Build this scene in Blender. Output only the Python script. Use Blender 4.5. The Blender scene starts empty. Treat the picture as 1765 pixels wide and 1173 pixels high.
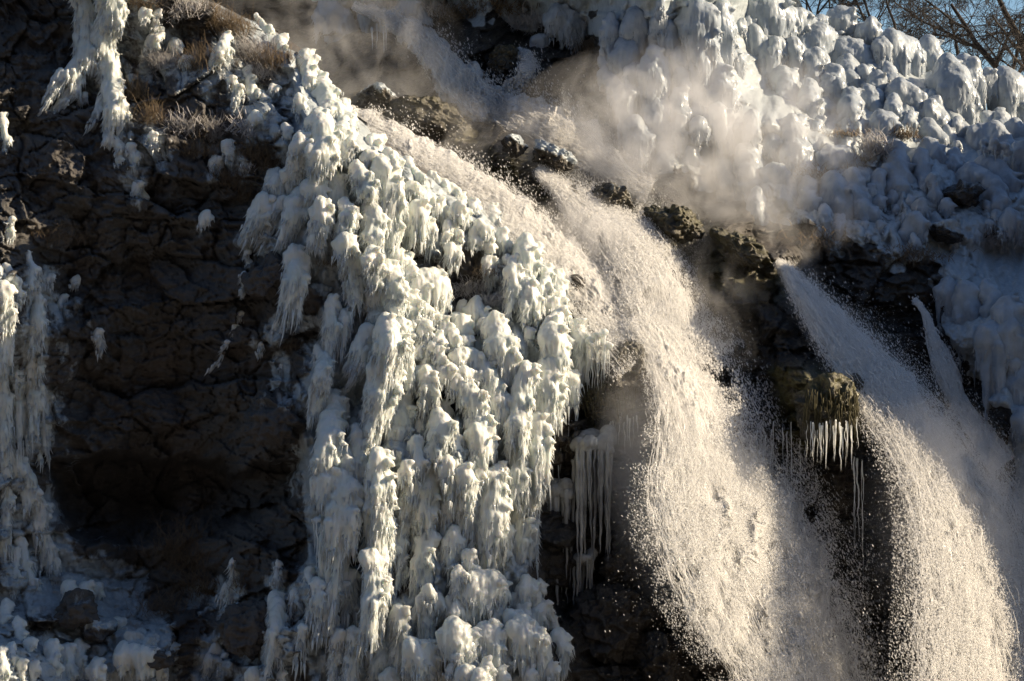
import bpy, math, random
import numpy as np
from mathutils import Vector, Matrix
R = math.radians
scene = bpy.context.scene
COL = scene.collection

# ---------------------------------------------------------------- camera, sky, sun, exposure
CAM_D = 60.0                                  # metres from the camera to the front of the cliff
S = 24.0 / 1765.0                             # metres per photo pixel at that distance
cam = bpy.data.cameras.new('camera'); cam_o = bpy.data.objects.new('camera', cam)
COL.objects.link(cam_o); scene.camera = cam_o
cam_o.location = (0, -CAM_D, 0); cam_o.rotation_euler = (R(90), 0, 0)
cam.lens = 36.0 * CAM_D / 24.0; cam.clip_end = 5000; cam.clip_start = 0.5

SUN = Vector((0.90, 0.03, 0.42)).normalized() # direction towards the sun
w = bpy.data.worlds.new('World'); scene.world = w; w.use_nodes = True
nt = w.node_tree; nt.nodes.clear()
sky = nt.nodes.new('ShaderNodeTexSky'); sky.sky_type = 'NISHITA'; sky.sun_disc = False; sky.ozone_density = 4.0; sky.dust_density = 0.3
sky.sun_elevation = math.asin(SUN.z); sky.sun_rotation = math.atan2(SUN.x, SUN.y)
bg = nt.nodes.new('ShaderNodeBackground'); bg.inputs['Strength'].default_value = 0.065
wo = nt.nodes.new('ShaderNodeOutputWorld')
nt.links.new(sky.outputs[0], bg.inputs['Color']); nt.links.new(bg.outputs[0], wo.inputs['Surface'])
sl = bpy.data.lights.new('sun', 'SUN'); sl.energy = 5.0; sl.angle = R(0.5); sl.color = (1.0, 0.81, 0.56)
so = bpy.data.objects.new('sun', sl); COL.objects.link(so)
so.rotation_euler = (-SUN).to_track_quat('-Z', 'Y').to_euler(); so.location = (40, 5, 20)
scene.cycles.volume_bounces = 4; scene.cycles.max_bounces = 10; scene.cycles.transparent_max_bounces = 16; scene.cycles.diffuse_bounces = 6; scene.cycles.volume_step_rate = 1.0
scene.view_settings.view_transform = 'Standard'; scene.view_settings.look = 'None'
scene.view_settings.exposure = 0.95; scene.view_settings.gamma = 1.0

# ---------------------------------------------------------------- helpers
rs = np.random.RandomState(11)
def W(px, py, y):
    "a point seen at photo pixel (px, py) standing at world depth y"
    px = np.asarray(px, float); py = np.asarray(py, float); y = np.asarray(y, float)
    k = (CAM_D + y) / CAM_D * S
    return np.stack([(px - 882.5) * k, y + 0 * px, (586.5 - py) * k], -1)
def h01(a, b, c, seed):
    a = (a.astype(np.int64) * 73856093) ^ (b.astype(np.int64) * 19349663) ^ (c.astype(np.int64) * 83492791) ^ (seed * 2654435761 & 0x7fffffff)
    a = a & 0xffffffff
    a = ((a ^ (a >> 16)) * 0x45d9f3b) & 0xffffffff
    a = ((a ^ (a >> 16)) * 0x45d9f3b) & 0xffffffff
    a = a ^ (a >> 16)
    return (a & 0xffffff) / float(0xffffff)
def noise3(x, y, z, seed=0):
    "smooth value noise, -1..1"
    x, y, z = np.broadcast_arrays(np.asarray(x, float), np.asarray(y, float), np.asarray(z, float))
    ix, iy, iz = np.floor(x), np.floor(y), np.floor(z)
    fx, fy, fz = x - ix, y - iy, z - iz
    fx, fy, fz = [f * f * f * (f * (f * 6 - 15) + 10) for f in (fx, fy, fz)]
    r = 0
    for a in (0, 1):
        for b in (0, 1):
            for c in (0, 1):
                wt = (fx if a else 1 - fx) * (fy if b else 1 - fy) * (fz if c else 1 - fz)
                r = r + wt * h01(ix + a, iy + b, iz + c, seed)
    return r * 2 - 1
def fbm(x, y, z, seed=0, oct=4, gain=0.5):
    r = 0; a = 1.0; f = 1.0
    for o in range(oct):
        r = r + a * noise3(x * f, y * f, z * f, seed + o * 17); a *= gain; f *= 2.03
    return r
def worley(x, z, seed):
    ix, iz = np.floor(x), np.floor(z)
    f1 = np.full(x.shape, 9.0); f2 = np.full(x.shape, 9.0)
    rid = np.zeros(x.shape); dx1 = np.zeros(x.shape); dz1 = np.zeros(x.shape)
    for a in (-1, 0, 1):
        for b in (-1, 0, 1):
            cx, cz = ix + a, iz + b
            qx = cx + 0.1 + 0.8 * h01(cx, cz, cx * 0, seed); qz = cz + 0.1 + 0.8 * h01(cx, cz, cx * 0 + 1, seed)
            d = np.hypot(x - qx, z - qz); n = d < f1
            f2 = np.where(n, f1, np.minimum(f2, d)); f1 = np.where(n, d, f1)
            rid = np.where(n, h01(cx, cz, cx * 0 + 2, seed), rid)
            dx1 = np.where(n, x - qx, dx1); dz1 = np.where(n, z - qz, dz1)
    return f1, f2, rid, dx1, dz1
def sstep(a, b, x):
    t = np.clip((x - a) / (b - a), 0, 1); return t * t * (3 - 2 * t)
def blocks(X, Z, seed, amp=1.0):
    "faceted, cracked rock relief in metres"
    wx = X + 0.22 * fbm(X * 0.8, Z * 0.8, 0, seed, 4); wz = Z + 0.16 * fbm(X * 0.8, Z * 0.8, 7, seed, 4)
    sel = sstep(-0.1, 0.5, fbm(X * 0.7, Z * 0.7, 5, seed + 90, 3)); sel2 = sstep(-0.2, 0.5, fbm(X * 1.3, Z * 1.3, 9, seed + 91, 3))
    r = 0
    for sx, sz, a, tilt, cr, sd in ((1.7, 0.95, 0.62, 0.40, 0.16 * sel, 1), (0.66, 0.42, 0.26, 0.34, 0.09 * sel2, 2), (0.25, 0.15, 0.13, 0.34, 0.03 * sel2, 3), (0.11, .07, 0.06, 0.26, 0.0, 4)):
        f1, f2, rid, dx, dz = worley(wx / sx, wz / sz, seed * 10 + sd)
        ang = rid * 37.0
        r = r + a * (rid - 0.5) + tilt * sx * 0.6 * (dx * np.cos(ang) + dz * np.sin(ang) * 0.7) + cr * (1 - sstep(0.0, 0.10, f2 - f1))
    rdg = 1 - np.abs(fbm(X * 1.6, Z * 2.6, 2, seed + 50, 4))
    return r * amp + 0.08 * amp * rdg + 0.06 * fbm(X * 4, Z * 6, 3, seed, 4)
def interp(cps, PX, PY, power=2.6, soft=40.0):
    "depth interpolated from control points (px, py, depth)"
    cps = np.array(cps, float); num = 0; den = 0
    for a, b, d in cps:
        wgt = 1.0 / ((PX - a) ** 2 + (PY - b) ** 2 + soft * soft) ** (power / 2)
        num = num + wgt * d; den = den + wgt
    return num / den
def poly_sd(PX, PY, poly):
    "signed distance to a polygon in pixels, positive inside"
    poly = np.array(poly, float); d = np.full(PX.shape, 1e9); ins = np.zeros(PX.shape, bool)
    n = len(poly)
    for i in range(n):
        x0, y0 = poly[i]; x1, y1 = poly[(i + 1) % n]
        ex, ey = x1 - x0, y1 - y0
        t = np.clip(((PX - x0) * ex + (PY - y0) * ey) / (ex * ex + ey * ey + 1e-9), 0, 1)
        d = np.minimum(d, np.hypot(PX - x0 - t * ex, PY - y0 - t * ey))
        c = ((y0 > PY) != (y1 > PY)) & (PX < (x1 - x0) * (PY - y0) / (y1 - y0 + 1e-12) + x0)
        ins ^= c
    return np.where(ins, d, -d)
def mask(PX, PY, poly, soft=10, wob=18, seed=5):
    n = fbm(PX / 45.0, PY / 45.0, 0, seed, 4) * wob
    return sstep(-soft, soft, poly_sd(PX, PY, poly) + n)
def make_mesh(name, V, F, smooth=True):
    V = np.ascontiguousarray(V, np.float32); F = np.ascontiguousarray(F, np.int32)
    me = bpy.data.meshes.new(name)
    me.vertices.add(len(V)); me.vertices.foreach_set('co', V.ravel())
    k = F.shape[1]
    me.loops.add(F.size); me.loops.foreach_set('vertex_index', F.ravel())
    me.polygons.add(len(F)); me.polygons.foreach_set('loop_start', np.arange(0, F.size, k, dtype=np.int32))
    me.polygons.foreach_set('use_smooth', np.full(len(F), smooth))
    me.update(calc_edges=True); me.validate()
    return me
def link(name, me, m, parent=None, label=None, cat=None, group=None, kind=None, loc=None):
    o = bpy.data.objects.new(name, me); COL.objects.link(o)
    if me is not None and m is not None: me.materials.append(m)
    if loc is not None: o.location = loc
    if parent is not None: o.parent = parent
    if label: o['label'] = label
    if cat: o['category'] = cat
    if group: o['group'] = group
    if kind: o['kind'] = kind
    return o
def vattr(me, name, arr):
    a = me.attributes.new(name, 'FLOAT', 'POINT'); a.data.foreach_set('value', np.ascontiguousarray(arr, np.float32).ravel())
def grid_faces(nr, nc, keep=None):
    i = np.arange(nr - 1)[:, None] * nc + np.arange(nc - 1)[None, :]
    F = np.stack([i, i + nc, i + nc + 1, i + 1], -1)
    if keep is not None: F = F[keep]
    return F.reshape(-1, 4)

# ---------------------------------------------------------------- materials
def new_mat(name):
    m = bpy.data.materials.new(name); m.use_nodes = True; t = m.node_tree; t.nodes.clear()
    out = t.nodes.new('ShaderNodeOutputMaterial'); return m, t, out
def N(t, typ, **kw):
    n = t.nodes.new(typ)
    for k, v in kw.items():
        if k in n.inputs.keys() if hasattr(n.inputs, 'keys') else False: n.inputs[k].default_value = v
        else: setattr(n, k, v)
    return n
def noise_node(t, scale, detail=5, rough=0.55, stretch=None):
    tc = t.nodes.new('ShaderNodeTexCoord'); mp = t.nodes.new('ShaderNodeMapping')
    if stretch: mp.inputs['Scale'].default_value = stretch
    t.links.new(tc.outputs['Object'], mp.inputs['Vector'])
    n = t.nodes.new('ShaderNodeTexNoise'); n.inputs['Scale'].default_value = scale
    n.inputs['Detail'].default_value = detail; n.inputs['Roughness'].default_value = rough
    t.links.new(mp.outputs[0], n.inputs['Vector']); return n
def ramp(t, src, stops):
    r = t.nodes.new('ShaderNodeValToRGB'); e = r.color_ramp.elements
    while len(e) < len(stops): e.new(0.5)
    for el, (p, c) in zip(e, stops): el.position = p; el.color = (*c, 1)
    t.links.new(src, r.inputs[0]); return r
def mix(t, fac, a, b):
    m = t.nodes.new('ShaderNodeMix'); m.data_type = 'RGBA'
    if hasattr(fac, 'is_linked') or not isinstance(fac, (int, float)): t.links.new(fac, m.inputs[0])
    else: m.inputs[0].default_value = fac
    for v, i in ((a, 6), (b, 7)):
        if isinstance(v, tuple): m.inputs[i].default_value = (*v, 1)
        else: t.links.new(v, m.inputs[i])
    return m.outputs[2]
def math_n(t, op, a, b=0.0, clamp=False):
    m = t.nodes.new('ShaderNodeMath'); m.operation = op; m.use_clamp = clamp
    for v, i in ((a, 0), (b, 1)):
        if isinstance(v, (int, float)): m.inputs[i].default_value = v
        else: t.links.new(v, m.inputs[i])
    return m.outputs[0]
def attr(t, name):
    a = t.nodes.new('ShaderNodeAttribute'); a.attribute_name = name; return a.outputs['Fac']
def bump(t, h, strength, dist, prev=None):
    b = t.nodes.new('ShaderNodeBump'); b.inputs['Strength'].default_value = strength; b.inputs['Distance'].default_value = dist
    t.links.new(h, b.inputs['Height'])
    if prev is not None: t.links.new(prev, b.inputs['Normal'])
    return b.outputs[0]

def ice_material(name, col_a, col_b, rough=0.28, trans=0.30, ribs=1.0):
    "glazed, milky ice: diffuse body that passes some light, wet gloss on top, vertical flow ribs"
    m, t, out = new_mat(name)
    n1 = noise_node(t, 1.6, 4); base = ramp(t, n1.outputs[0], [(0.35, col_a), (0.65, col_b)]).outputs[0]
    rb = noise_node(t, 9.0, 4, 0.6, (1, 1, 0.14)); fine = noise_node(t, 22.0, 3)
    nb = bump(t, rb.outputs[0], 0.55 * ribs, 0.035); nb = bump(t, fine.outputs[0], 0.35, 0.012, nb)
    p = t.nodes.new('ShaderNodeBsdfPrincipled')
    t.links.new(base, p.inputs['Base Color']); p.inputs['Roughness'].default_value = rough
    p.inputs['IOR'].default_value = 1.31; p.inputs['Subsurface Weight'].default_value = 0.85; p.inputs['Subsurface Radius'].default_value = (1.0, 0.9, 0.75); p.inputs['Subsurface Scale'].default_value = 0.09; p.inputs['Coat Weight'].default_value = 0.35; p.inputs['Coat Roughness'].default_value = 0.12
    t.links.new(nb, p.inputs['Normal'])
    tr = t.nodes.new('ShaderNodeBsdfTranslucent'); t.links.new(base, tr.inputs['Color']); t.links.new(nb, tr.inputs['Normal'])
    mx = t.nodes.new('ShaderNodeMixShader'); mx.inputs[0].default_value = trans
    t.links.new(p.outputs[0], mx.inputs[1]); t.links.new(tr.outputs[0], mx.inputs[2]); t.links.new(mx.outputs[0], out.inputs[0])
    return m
M = {}
M['ice'] = ice_material('milky_ice', (0.74, 0.79, 0.76), (0.88, 0.89, 0.86), 0.30, 0.22)
M['ice_far'] = ice_material('dimmed_far_ice', (0.32, 0.37, 0.43), (0.49, 0.54, 0.59), 0.34, 0.15)  # far slope ice: darker, bluer colour stands in for its weaker light
M['ice_grey'] = ice_material('grey_glazed_ice', (0.24, 0.25, 0.26), (0.50, 0.52, 0.53), 0.25, 0.15)  # dirty grey ice of the cave icicle curtains
M['icicle'] = ice_material('clear_icicle', (0.70, 0.75, 0.76), (0.88, 0.90, 0.89), 0.10, 0.35, 0.6)

def rock_material(name, dark, mid, rust, rust_amt, rough, spec_wet):
    "cracked basalt with rusty stains; vertex attributes lay ice, snow and moss over it"
    m, t, out = new_mat(name)
    n1 = noise_node(t, 1.1, 8, 0.62); n2 = noise_node(t, 0.55, 5, 0.6); n3 = noise_node(t, 7.0, 8, 0.65)
    c = ramp(t, n1.outputs[0], [(0.30, dark), (0.55, mid), (0.75, tuple(min(1, 1.7 * v) for v in mid))]).outputs[0]
    rf = math_n(t, 'MULTIPLY', ramp(t, n2.outputs[0], [(0.50, (0, 0, 0)), (0.68, (1, 1, 1))]).outputs[0], rust_amt)
    c = mix(t, rf, c, rust)
    c = mix(t, 0.55, c, mix(t, n3.outputs[0], tuple(v * 0.3 for v in dark), tuple(min(1, v * 2.0) for v in mid)))
    # moss
    mo = noise_node(t, 6.0, 6, 0.7); mf = math_n(t, 'MULTIPLY', attr(t, 'moss'), ramp(t, mo.outputs[0], [(0.36, (0, 0, 0)), (0.52, (1, 1, 1))]).outputs[0])
    c = mix(t, mf, c, mix(t, n3.outputs[0], (0.015, 0.017, 0.005), (0.11, 0.095, 0.022)))
    nb = bump(t, n3.outputs[0], 1.0, 0.08); n5 = noise_node(t, 30, 4); nb = bump(t, n5.outputs[0], 0.5, 0.012, nb)
    p = t.nodes.new('ShaderNodeBsdfPrincipled'); t.links.new(c, p.inputs['Base Color'])
    rr = ramp(t, n3.outputs[0], [(0.3, (rough * 0.6,) * 3), (0.7, (min(1, rough * 1.2),) * 3)]); t.links.new(rr.outputs[0], p.inputs['Roughness'])
    p.inputs['Specular IOR Level'].default_value = spec_wet; t.links.new(nb, p.inputs['Normal'])
    # ice glaze
    g = noise_node(t, 2.2, 7, 0.65, (1, 1, 0.35)); gb = noise_node(t, 9, 4, 0.6, (1, 1, 0.2))
    q = t.nodes.new('ShaderNodeBsdfPrincipled'); q.inputs['Roughness'].default_value = 0.32
    t.links.new(mix(t, gb.outputs[0], (0.20, 0.24, 0.27), (0.56, 0.61, 0.64)), q.inputs['Base Color'])
    t.links.new(bump(t, gb.outputs[0], 0.7, 0.05), q.inputs['Normal'])
    thr = math_n(t, 'SUBTRACT', math_n(t, 'ADD', attr(t, 'ice'), g.outputs[0]), 0.86)
    f = math_n(t, 'MULTIPLY', thr, 7.0, True)
    mx = t.nodes.new('ShaderNodeMixShader'); t.links.new(f, mx.inputs[0]); t.links.new(p.outputs[0], mx.inputs[1]); t.links.new(q.outputs[0], mx.inputs[2])
    t.links.new(mx.outputs[0], out.inputs[0]); return m
M['rock'] = rock_material('basalt', (0.032, 0.031, 0.032), (0.092, 0.088, 0.085), (0.12, 0.07, 0.045), 0.4, 0.85, 0.35)
M['wet'] = rock_material('wet_basalt', (0.009, 0.0085, 0.008), (0.028, 0.025, 0.022), (0.09, 0.055, 0.020), 0.5, 0.42, 0.6)

def water_material(name, col, trans=0.3, rough=0.4):
    m, t, out = new_mat(name)
    n = noise_node(t, 7.0, 8, 0.75, (1, 1, 0.5)); n2 = noise_node(t, 26.0, 5, 0.7)
    c = mix(t, ramp(t, n.outputs[0], [(0.35, (0, 0, 0)), (0.6, (1, 1, 1))]).outputs[0], tuple(v * 0.8 for v in col), col)
    nb = bump(t, n.outputs[0], 1.0, 0.12); nb = bump(t, n2.outputs[0], 0.9, 0.04, nb)
    p = t.nodes.new('ShaderNodeBsdfPrincipled'); t.links.new(c, p.inputs['Base Color']); p.inputs['Roughness'].default_value = rough
    t.links.new(nb, p.inputs['Normal'])
    tr = t.nodes.new('ShaderNodeBsdfTranslucent'); t.links.new(c, tr.inputs['Color']); t.links.new(nb, tr.inputs['Normal'])
    mx = t.nodes.new('ShaderNodeMixShader'); mx.inputs[0].default_value = trans
    t.links.new(p.outputs[0], mx.inputs[1]); t.links.new(tr.outputs[0], mx.inputs[2]); t.links.new(mx.outputs[0], out.inputs[0]); return m
M['foam'] = water_material('white_water', (0.94, 0.94, 0.94), 0.10)
def clear_water(name, clear, trans):
    "small drops and threads: part of the light goes straight through, the rest is scattered white"
    m, t, out = new_mat(name)
    p = t.nodes.new('ShaderNodeBsdfPrincipled'); p.inputs['Base Color'].default_value = (0.97, 0.97, 0.97, 1); p.inputs['Roughness'].default_value = 0.15
    tr = t.nodes.new('ShaderNodeBsdfTranslucent'); tr.inputs['Color'].default_value = (0.98, 0.98, 0.98, 1); tp = t.nodes.new('ShaderNodeBsdfTransparent')
    mx = t.nodes.new('ShaderNodeMixShader'); mx.inputs[0].default_value = trans; m2 = t.nodes.new('ShaderNodeMixShader'); m2.inputs[0].default_value = clear
    t.links.new(p.outputs[0], mx.inputs[1]); t.links.new(tr.outputs[0], mx.inputs[2]); t.links.new(mx.outputs[0], m2.inputs[1]); t.links.new(tp.outputs[0], m2.inputs[2])
    t.links.new(m2.outputs[0], out.inputs[0]); return m
M['drops'] = clear_water('spray_drops', 0.42, 0.5); M['strands'] = clear_water('water_threads', 0.50, 0.5)
def plain(name, ca, cb, scale=8, rough=0.8, trans=0.0):
    m, t, out = new_mat(name); n = noise_node(t, scale, 5)
    c = mix(t, n.outputs[0], ca, cb); p = t.nodes.new('ShaderNodeBsdfPrincipled')
    t.links.new(c, p.inputs['Base Color']); p.inputs['Roughness'].default_value = rough
    t.links.new(p.outputs[0], out.inputs[0]); return m
M['bark'] = plain('dark_bark', (0.015, 0.011, 0.009), (0.045, 0.033, 0.026))
M['grass'] = plain('dry_grass', (0.10, 0.07, 0.04), (0.30, 0.23, 0.15), 3)
M['twig'] = plain('dead_twigs', (0.09, 0.065, 0.04), (0.24, 0.18, 0.12), 4)
M['frost'] = plain('frosted_stems', (0.30, 0.27, 0.25), (0.70, 0.70, 0.72), 6)
M['earth'] = plain('frozen_earth', (0.06, 0.05, 0.04), (0.20, 0.19, 0.18), 0.6)
M['river'] = plain('river_water', (0.02, 0.03, 0.035), (0.05, 0.07, 0.08), 0.4, 0.15)

# ---------------------------------------------------------------- terrain relief
EDGE = np.array([(-400, 190), (-120, 270), (-60, 320), (0, 365), (40, 452), (90, 535), (130, 560), (190, 603), (240, 655), (290, 735), (350, 830), (410, 905), (470, 972),
                 (540, 1005), (580, 1040), (650, 1052), (720, 1050), (800, 1058), (880, 1062), (930, 1085), (1000, 1120), (1060, 1140), (1250, 1180), (1700, 1230)], float)
CP_A = [(-300, -100, 3.0), (0, 0, 3.2), (150, 50, 2.6), (300, 60, 3.4), (450, 60, 3.6), (540, 110, 2.4), (0, 250, 2.2), (180, 250, 1.7), (330, 250, 2.2), (450, 300, 1.4), (560, 250, 1.0), (650, 300, 1.2), (780, 350, 2.3), (880, 420, 2.6),
        (0, 500, -0.5), (-60, 500, -0.8), (5, 560, -0.2), (-300, 500, -0.5), (120, 500, 2.6), (300, 450, 2.0), (480, 450, 0.7), (600, 420, 0.1), (680, 450, 0.2), (760, 480, 1.4), (820, 500, 1.8), (900, 480, 1.5), (980, 560, 2.2),
        (20, 700, 1.6), (150, 700, 3.0), (300, 680, 2.5), (450, 650, 1.2), (560, 650, 0.1), (680, 600, -0.5), (760, 650, 0.3), (850, 650, 0.4), (940, 640, 1.0), (1010, 650, 2.2), (1080, 640, 2.4),
        (20, 850, 1.7), (130, 860, 3.8), (250, 850, 4.6), (380, 830, 3.8), (480, 800, 1.4), (570, 800, -0.5), (680, 800, -0.9), (780, 800, -0.5), (880, 800, 0.2), (960, 820, 1.8), (1040, 850, 2.6),
        (0, 1000, 1.2), (100, 1000, 2.2), (230, 960, 3.4), (330, 1000, 2.6), (450, 1010, 0.6), (478, 1075, -1.5), (570, 1000, -0.7), (680, 1000, -0.9), (800, 1000, -0.8), (900, 1000, 0.0), (980, 1020, 1.6), (1070, 1000, 2.4),
        (0, 1150, -1.9), (40, 1170, -1.8), (150, 1130, 1.0), (300, 1130, 0.5), (450, 1160, -0.6), (600, 1150, -1.0), (800, 1130, -1.7), (950, 1130, -1.2), (1060, 1130, 0.8), (-300, 1200, -2.5), (300, 1400, -2.0), (800, 1500, -3.0), (1200, 1400, -1.0)]
ICE_A = [(495, 85), (548, 88), (600, 190), (660, 240), (740, 300), (830, 355), (900, 410), (970, 480), (1010, 540), (1015, 640), (990, 700), (950, 740), (940, 850), (925, 900), (925, 1000), (990, 1110), (1000, 1500), (520, 1500),
         (540, 1000), (525, 850), (515, 690), (560, 600), (560, 500), (500, 440), (415, 420), (450, 340), (490, 270), (520, 200)]
HOLES = [(790, 480, 50), (715, 430, 22), (830, 590, 26), (690, 400, 18), (770, 690, 20), (560, 320, 14), (640, 690, 12), (700, 990, 26), (610, 960, 14)]
def edge_x(py): return np.interp(py, EDGE[:, 0], EDGE[:, 1])
def depth_A(PX, PY, detail=True):
    X = (PX - 882.5) * S; Z = (586.5 - PY) * S
    d = interp(CP_A, PX, PY)
    icy = mask(PX, PY, ICE_A, 12, 10)
    if detail:
        d = d + blocks(X, Z, 3, 1.0) * (1 - 0.8 * icy) + icy * (0.26 * fbm(X * 2.2, Z * 1.5, 1, 61, 3) + 0.12 * fbm(X * 7, Z * 4.5, 1, 63, 3)) + 0.30 * fbm(X * 0.6, Z * 0.5, 0, 21, 3)
        cave = poly_sd(PX, PY, [(75, 800), (180, 772), (330, 792), (420, 800), (520, 790), (500, 860), (400, 910), (280, 930), (120, 930)]) + 10 * fbm(PX / 30, PY / 30, 0, 77, 3)
        d = d + 1.3 * sstep(-6, 22, cave)
        for hx, hy, hr in HOLES: d = d + 0.7 * np.exp(-((PX - hx) ** 2 + ((PY - hy) * 0.8) ** 2) / (hr * hr))
    E = edge_x(PY); t = np.clip((E - PX) / 75.0, 0, 1)
    d = d + 2.6 * (1 - np.sqrt(np.clip(1 - (1 - t) ** 2, 0, 1)))
    return d, icy
CP_B = [(300, -200, 20), (500, 0, 17), (560, 40, 16.5), (640, 20, 16), (760, 20, 17), (900, 30, 17), (1000, 60, 16.5), (600, 110, 13.5), (700, 140, 13.5), (850, 140, 14.0), (980, 150, 14.2), (1030, 190, 13.5), (820, 200, 12.0), (1000, 240, 11.5),
        (620, 190, 8.6), (700, 200, 8.6), (780, 230, 8.4), (860, 270, 7.8), (960, 290, 7.6), (1060, 340, 7.0), (1150, 370, 6.6), (1250, 410, 6.2), (1340, 450, 5.8),
        (1050, 60, 11.4), (1120, -60, 10.9), (1250, -90, 12.2), (1200, -180, 11.6), (1080, 170, 10.4), (1110, 250, 10.8), (1200, 0, 11.0), (1200, 120, 11.6), (1250, 250, 10.8), (1240, 330, 10.2), (1330, 20, 15.5), (1350, 120, 14), (1350, 250, 11.2), (1340, 370, 9.4),
        (1450, 60, 18), (1480, 150, 15), (1480, 230, 12.4), (1480, 330, 10.4), (1480, 420, 8.8), (1600, 90, 18), (1600, 200, 14), (1620, 300, 11.4), (1620, 400, 9.4), (1740, 170, 17), (1750, 280, 13), (1730, 400, 10), (1900, 220, 17), (1950, 400, 9.5), (2150, 350, 9.0), (2350, 300, 7.5),
        (1420, 500, 8.2), (1550, 520, 8.2), (1660, 500, 7.6), (1740, 560, 6.6), (1760, 720, 5.6), (1620, 640, 7.8), (1500, 640, 7.4), (1650, 800, 7.0), (2000, 700, 5.6), (2300, 600, 5.0), (2300, 900, 5.0),
        (1150, 450, 5.2), (1250, 500, 4.6), (1340, 560, 4.4), (1240, 620, 4.2), (1380, 640, 3.4), (1300, 700, 3.9), (1440, 700, 3.0), (1200, 750, 4.4), (1320, 800, 4.2), (1440, 850, 4.3), (1550, 850, 6.2),
        (900, 500, 7.5), (1000, 420, 6.6), (1000, 700, 6.0), (1100, 900, 5.2), (1300, 1000, 4.4), (1480, 1000, 4.4), (1600, 1100, 6.0), (1800, 1100, 6.0), (1400, 1400, 3.5), (900, 1300, 5), (1900, 1500, 4), (700, 400, 9), (700, 900, 7)]
ICE_HILL = [(1035, -300), (1035, 60), (1050, 180), (1110, 250), (1230, 320), (1380, 395), (1480, 430), (1600, 425), (1660, 440), (1640, 470), (1640, 560), (1700, 640), (1745, 760), (1790, 900), (2400, 900), (2400, -300)]
ICE_BACK = [(470, -300), (560, 5), (640, 35), (760, 15), (830, 35), (940, 55), (1040, 70), (1040, -300)]
ICE_LOW = [(1350, 330), (1500, 380), (1640, 400), (1765, 380), (1765, 480), (1650, 470), (1560, 450), (1440, 440)]
RIDGE = [(560, 165), (650, 160), (760, 190), (860, 245), (960, 275), (1060, 330), (1180, 365), (1290, 420), (1360, 465), (1370, 520), (1200, 480), (1000, 420), (800, 330), (620, 240)]
SKYL = np.array([(-300, -700), (900, -420), (1150, -290), (1300, -130), (1360, -30), (1390, 20), (1420, 48), (1470, 66), (1540, 92), (1600, 118), (1660, 160), (1765, 215), (1900, 260), (2100, 250), (2400, 300)], float)
STEP = [(560, 155), (640, 150), (760, 186), (860, 240), (960, 268), (1060, 322), (1180, 362), (1290, 418), (1350, 458)]
def depth_B(PX, PY, detail=True):
    X = (PX - 882.5) * S * 1.15; Z = (586.5 - PY) * S * 1.15
    sf = 28.0
    d = interp(CP_B, PX, PY, 3.0, sf)
    # the lip of the mossy rock sticks out over its wall
    hx = np.exp(-((PX - 1410) / 85.0) ** 2) * sstep(600, 650, PY - 0.0 * PX) * (1 - sstep(725, 760, PY)); d = d - 1.0 * hx
    icy = np.clip(np.maximum(mask(PX, PY, ICE_HILL, 15, 22, 8), mask(PX, PY, ICE_BACK, 15, 25, 9)), 0, 1)
    if detail:
        d = d + blocks(X, Z, 5, 1.15) * (1 - 0.7 * icy) + icy * (0.45 * fbm(X * 1.3, Z * 1.0, 1, 62, 3) + 0.14 * fbm(X * 5, Z * 3, 1, 64, 3)) + 0.35 * fbm(X * 0.5, Z * 0.5, 0, 22, 3)
    return d, icy

CLIFF = []
def build_A():
    rows = np.concatenate([np.arange(-330, -20, 9.0), np.arange(-20, 1195, 2.3), np.arange(1195, 1600, 9.0)])
    left = -260.0; nc = 560
    u = np.linspace(0, 1, nc) ** 0.9
    PY = np.repeat(rows[:, None], nc + 14, 1); E = edge_x(rows)
    E = E + 7 * fbm(rows / 16.0, 0, 0, 31, 3)
    core = left + (E[:, None] - left) * u[None, :]
    PX = np.concatenate([core, np.repeat(E[:, None], 14, 1)], 1)
    D, icy = depth_A(PX, PY)
    back = np.concatenate([np.zeros(nc), np.linspace(0.15, 1, 14) ** 1.3]) * 5.0
    D = D + back[None, :]
    PX2 = PX - back[None, :] * 9
    V = W(PX2, PY, D)
    low = mask(PX, PY, [(-300, 520), (110, 430), (150, 620), (110, 900), (300, 1040), (560, 960), (560, 1500), (-300, 1500)], 20, 40, 12)
    topl = mask(PX, PY, [(170, -300), (480, 30), (560, 220), (470, 330), (240, 300), (160, 160)], 20, 35, 14)
    snow = mask(PX, PY, [(80, 930), (190, 915), (260, 990), (330, 1090), (260, 1200), (120, 1200), (60, 1030)], 14, 30, 15)
    wet = mask(PX, PY, [(985, 440), (1200, 640), (1200, 1500), (1000, 1500), (920, 880), (945, 740), (985, 700), (1010, 640), (1000, 540)], 10, 10, 16)
    veil = mask(PX, PY, [(450, 560), (560, 560), (560, 900), (500, 860), (440, 700)], 20, 40, 17)
    ia = np.clip(icy * 0.50 + low * 0.22 + topl * 0.20 + snow * 0.20 + veil * 0.25 + 0.08, 0, 1) * (1 - wet)
    hole = 0
    for hx, hy, hr in HOLES: hole = hole + np.exp(-((PX - hx) ** 2 + ((PY - hy) * 0.8) ** 2) / (hr * hr * 0.7))
    ia = ia * (1 - np.clip(hole, 0, 0.9))
    me = make_mesh('cliff_face', V.reshape(-1, 3), grid_faces(*PX.shape)[:, ::-1], True)
    vattr(me, 'ice', ia); vattr(me, 'moss', wet * mask(PX, PY, [(1000, 560), (1150, 560), (1150, 740), (1020, 740)], 15, 15, 18))
    me.materials.append(M['rock']); me.materials.append(M['wet'])
    wf = (wet[:-1, :-1] > 0.5).ravel().astype(np.int32); me.polygons.foreach_set('material_index', wf)
    link('cliff', me, None, kind='structure'); CLIFF[:] = [me, ia, PX, PY, wet]
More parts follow.
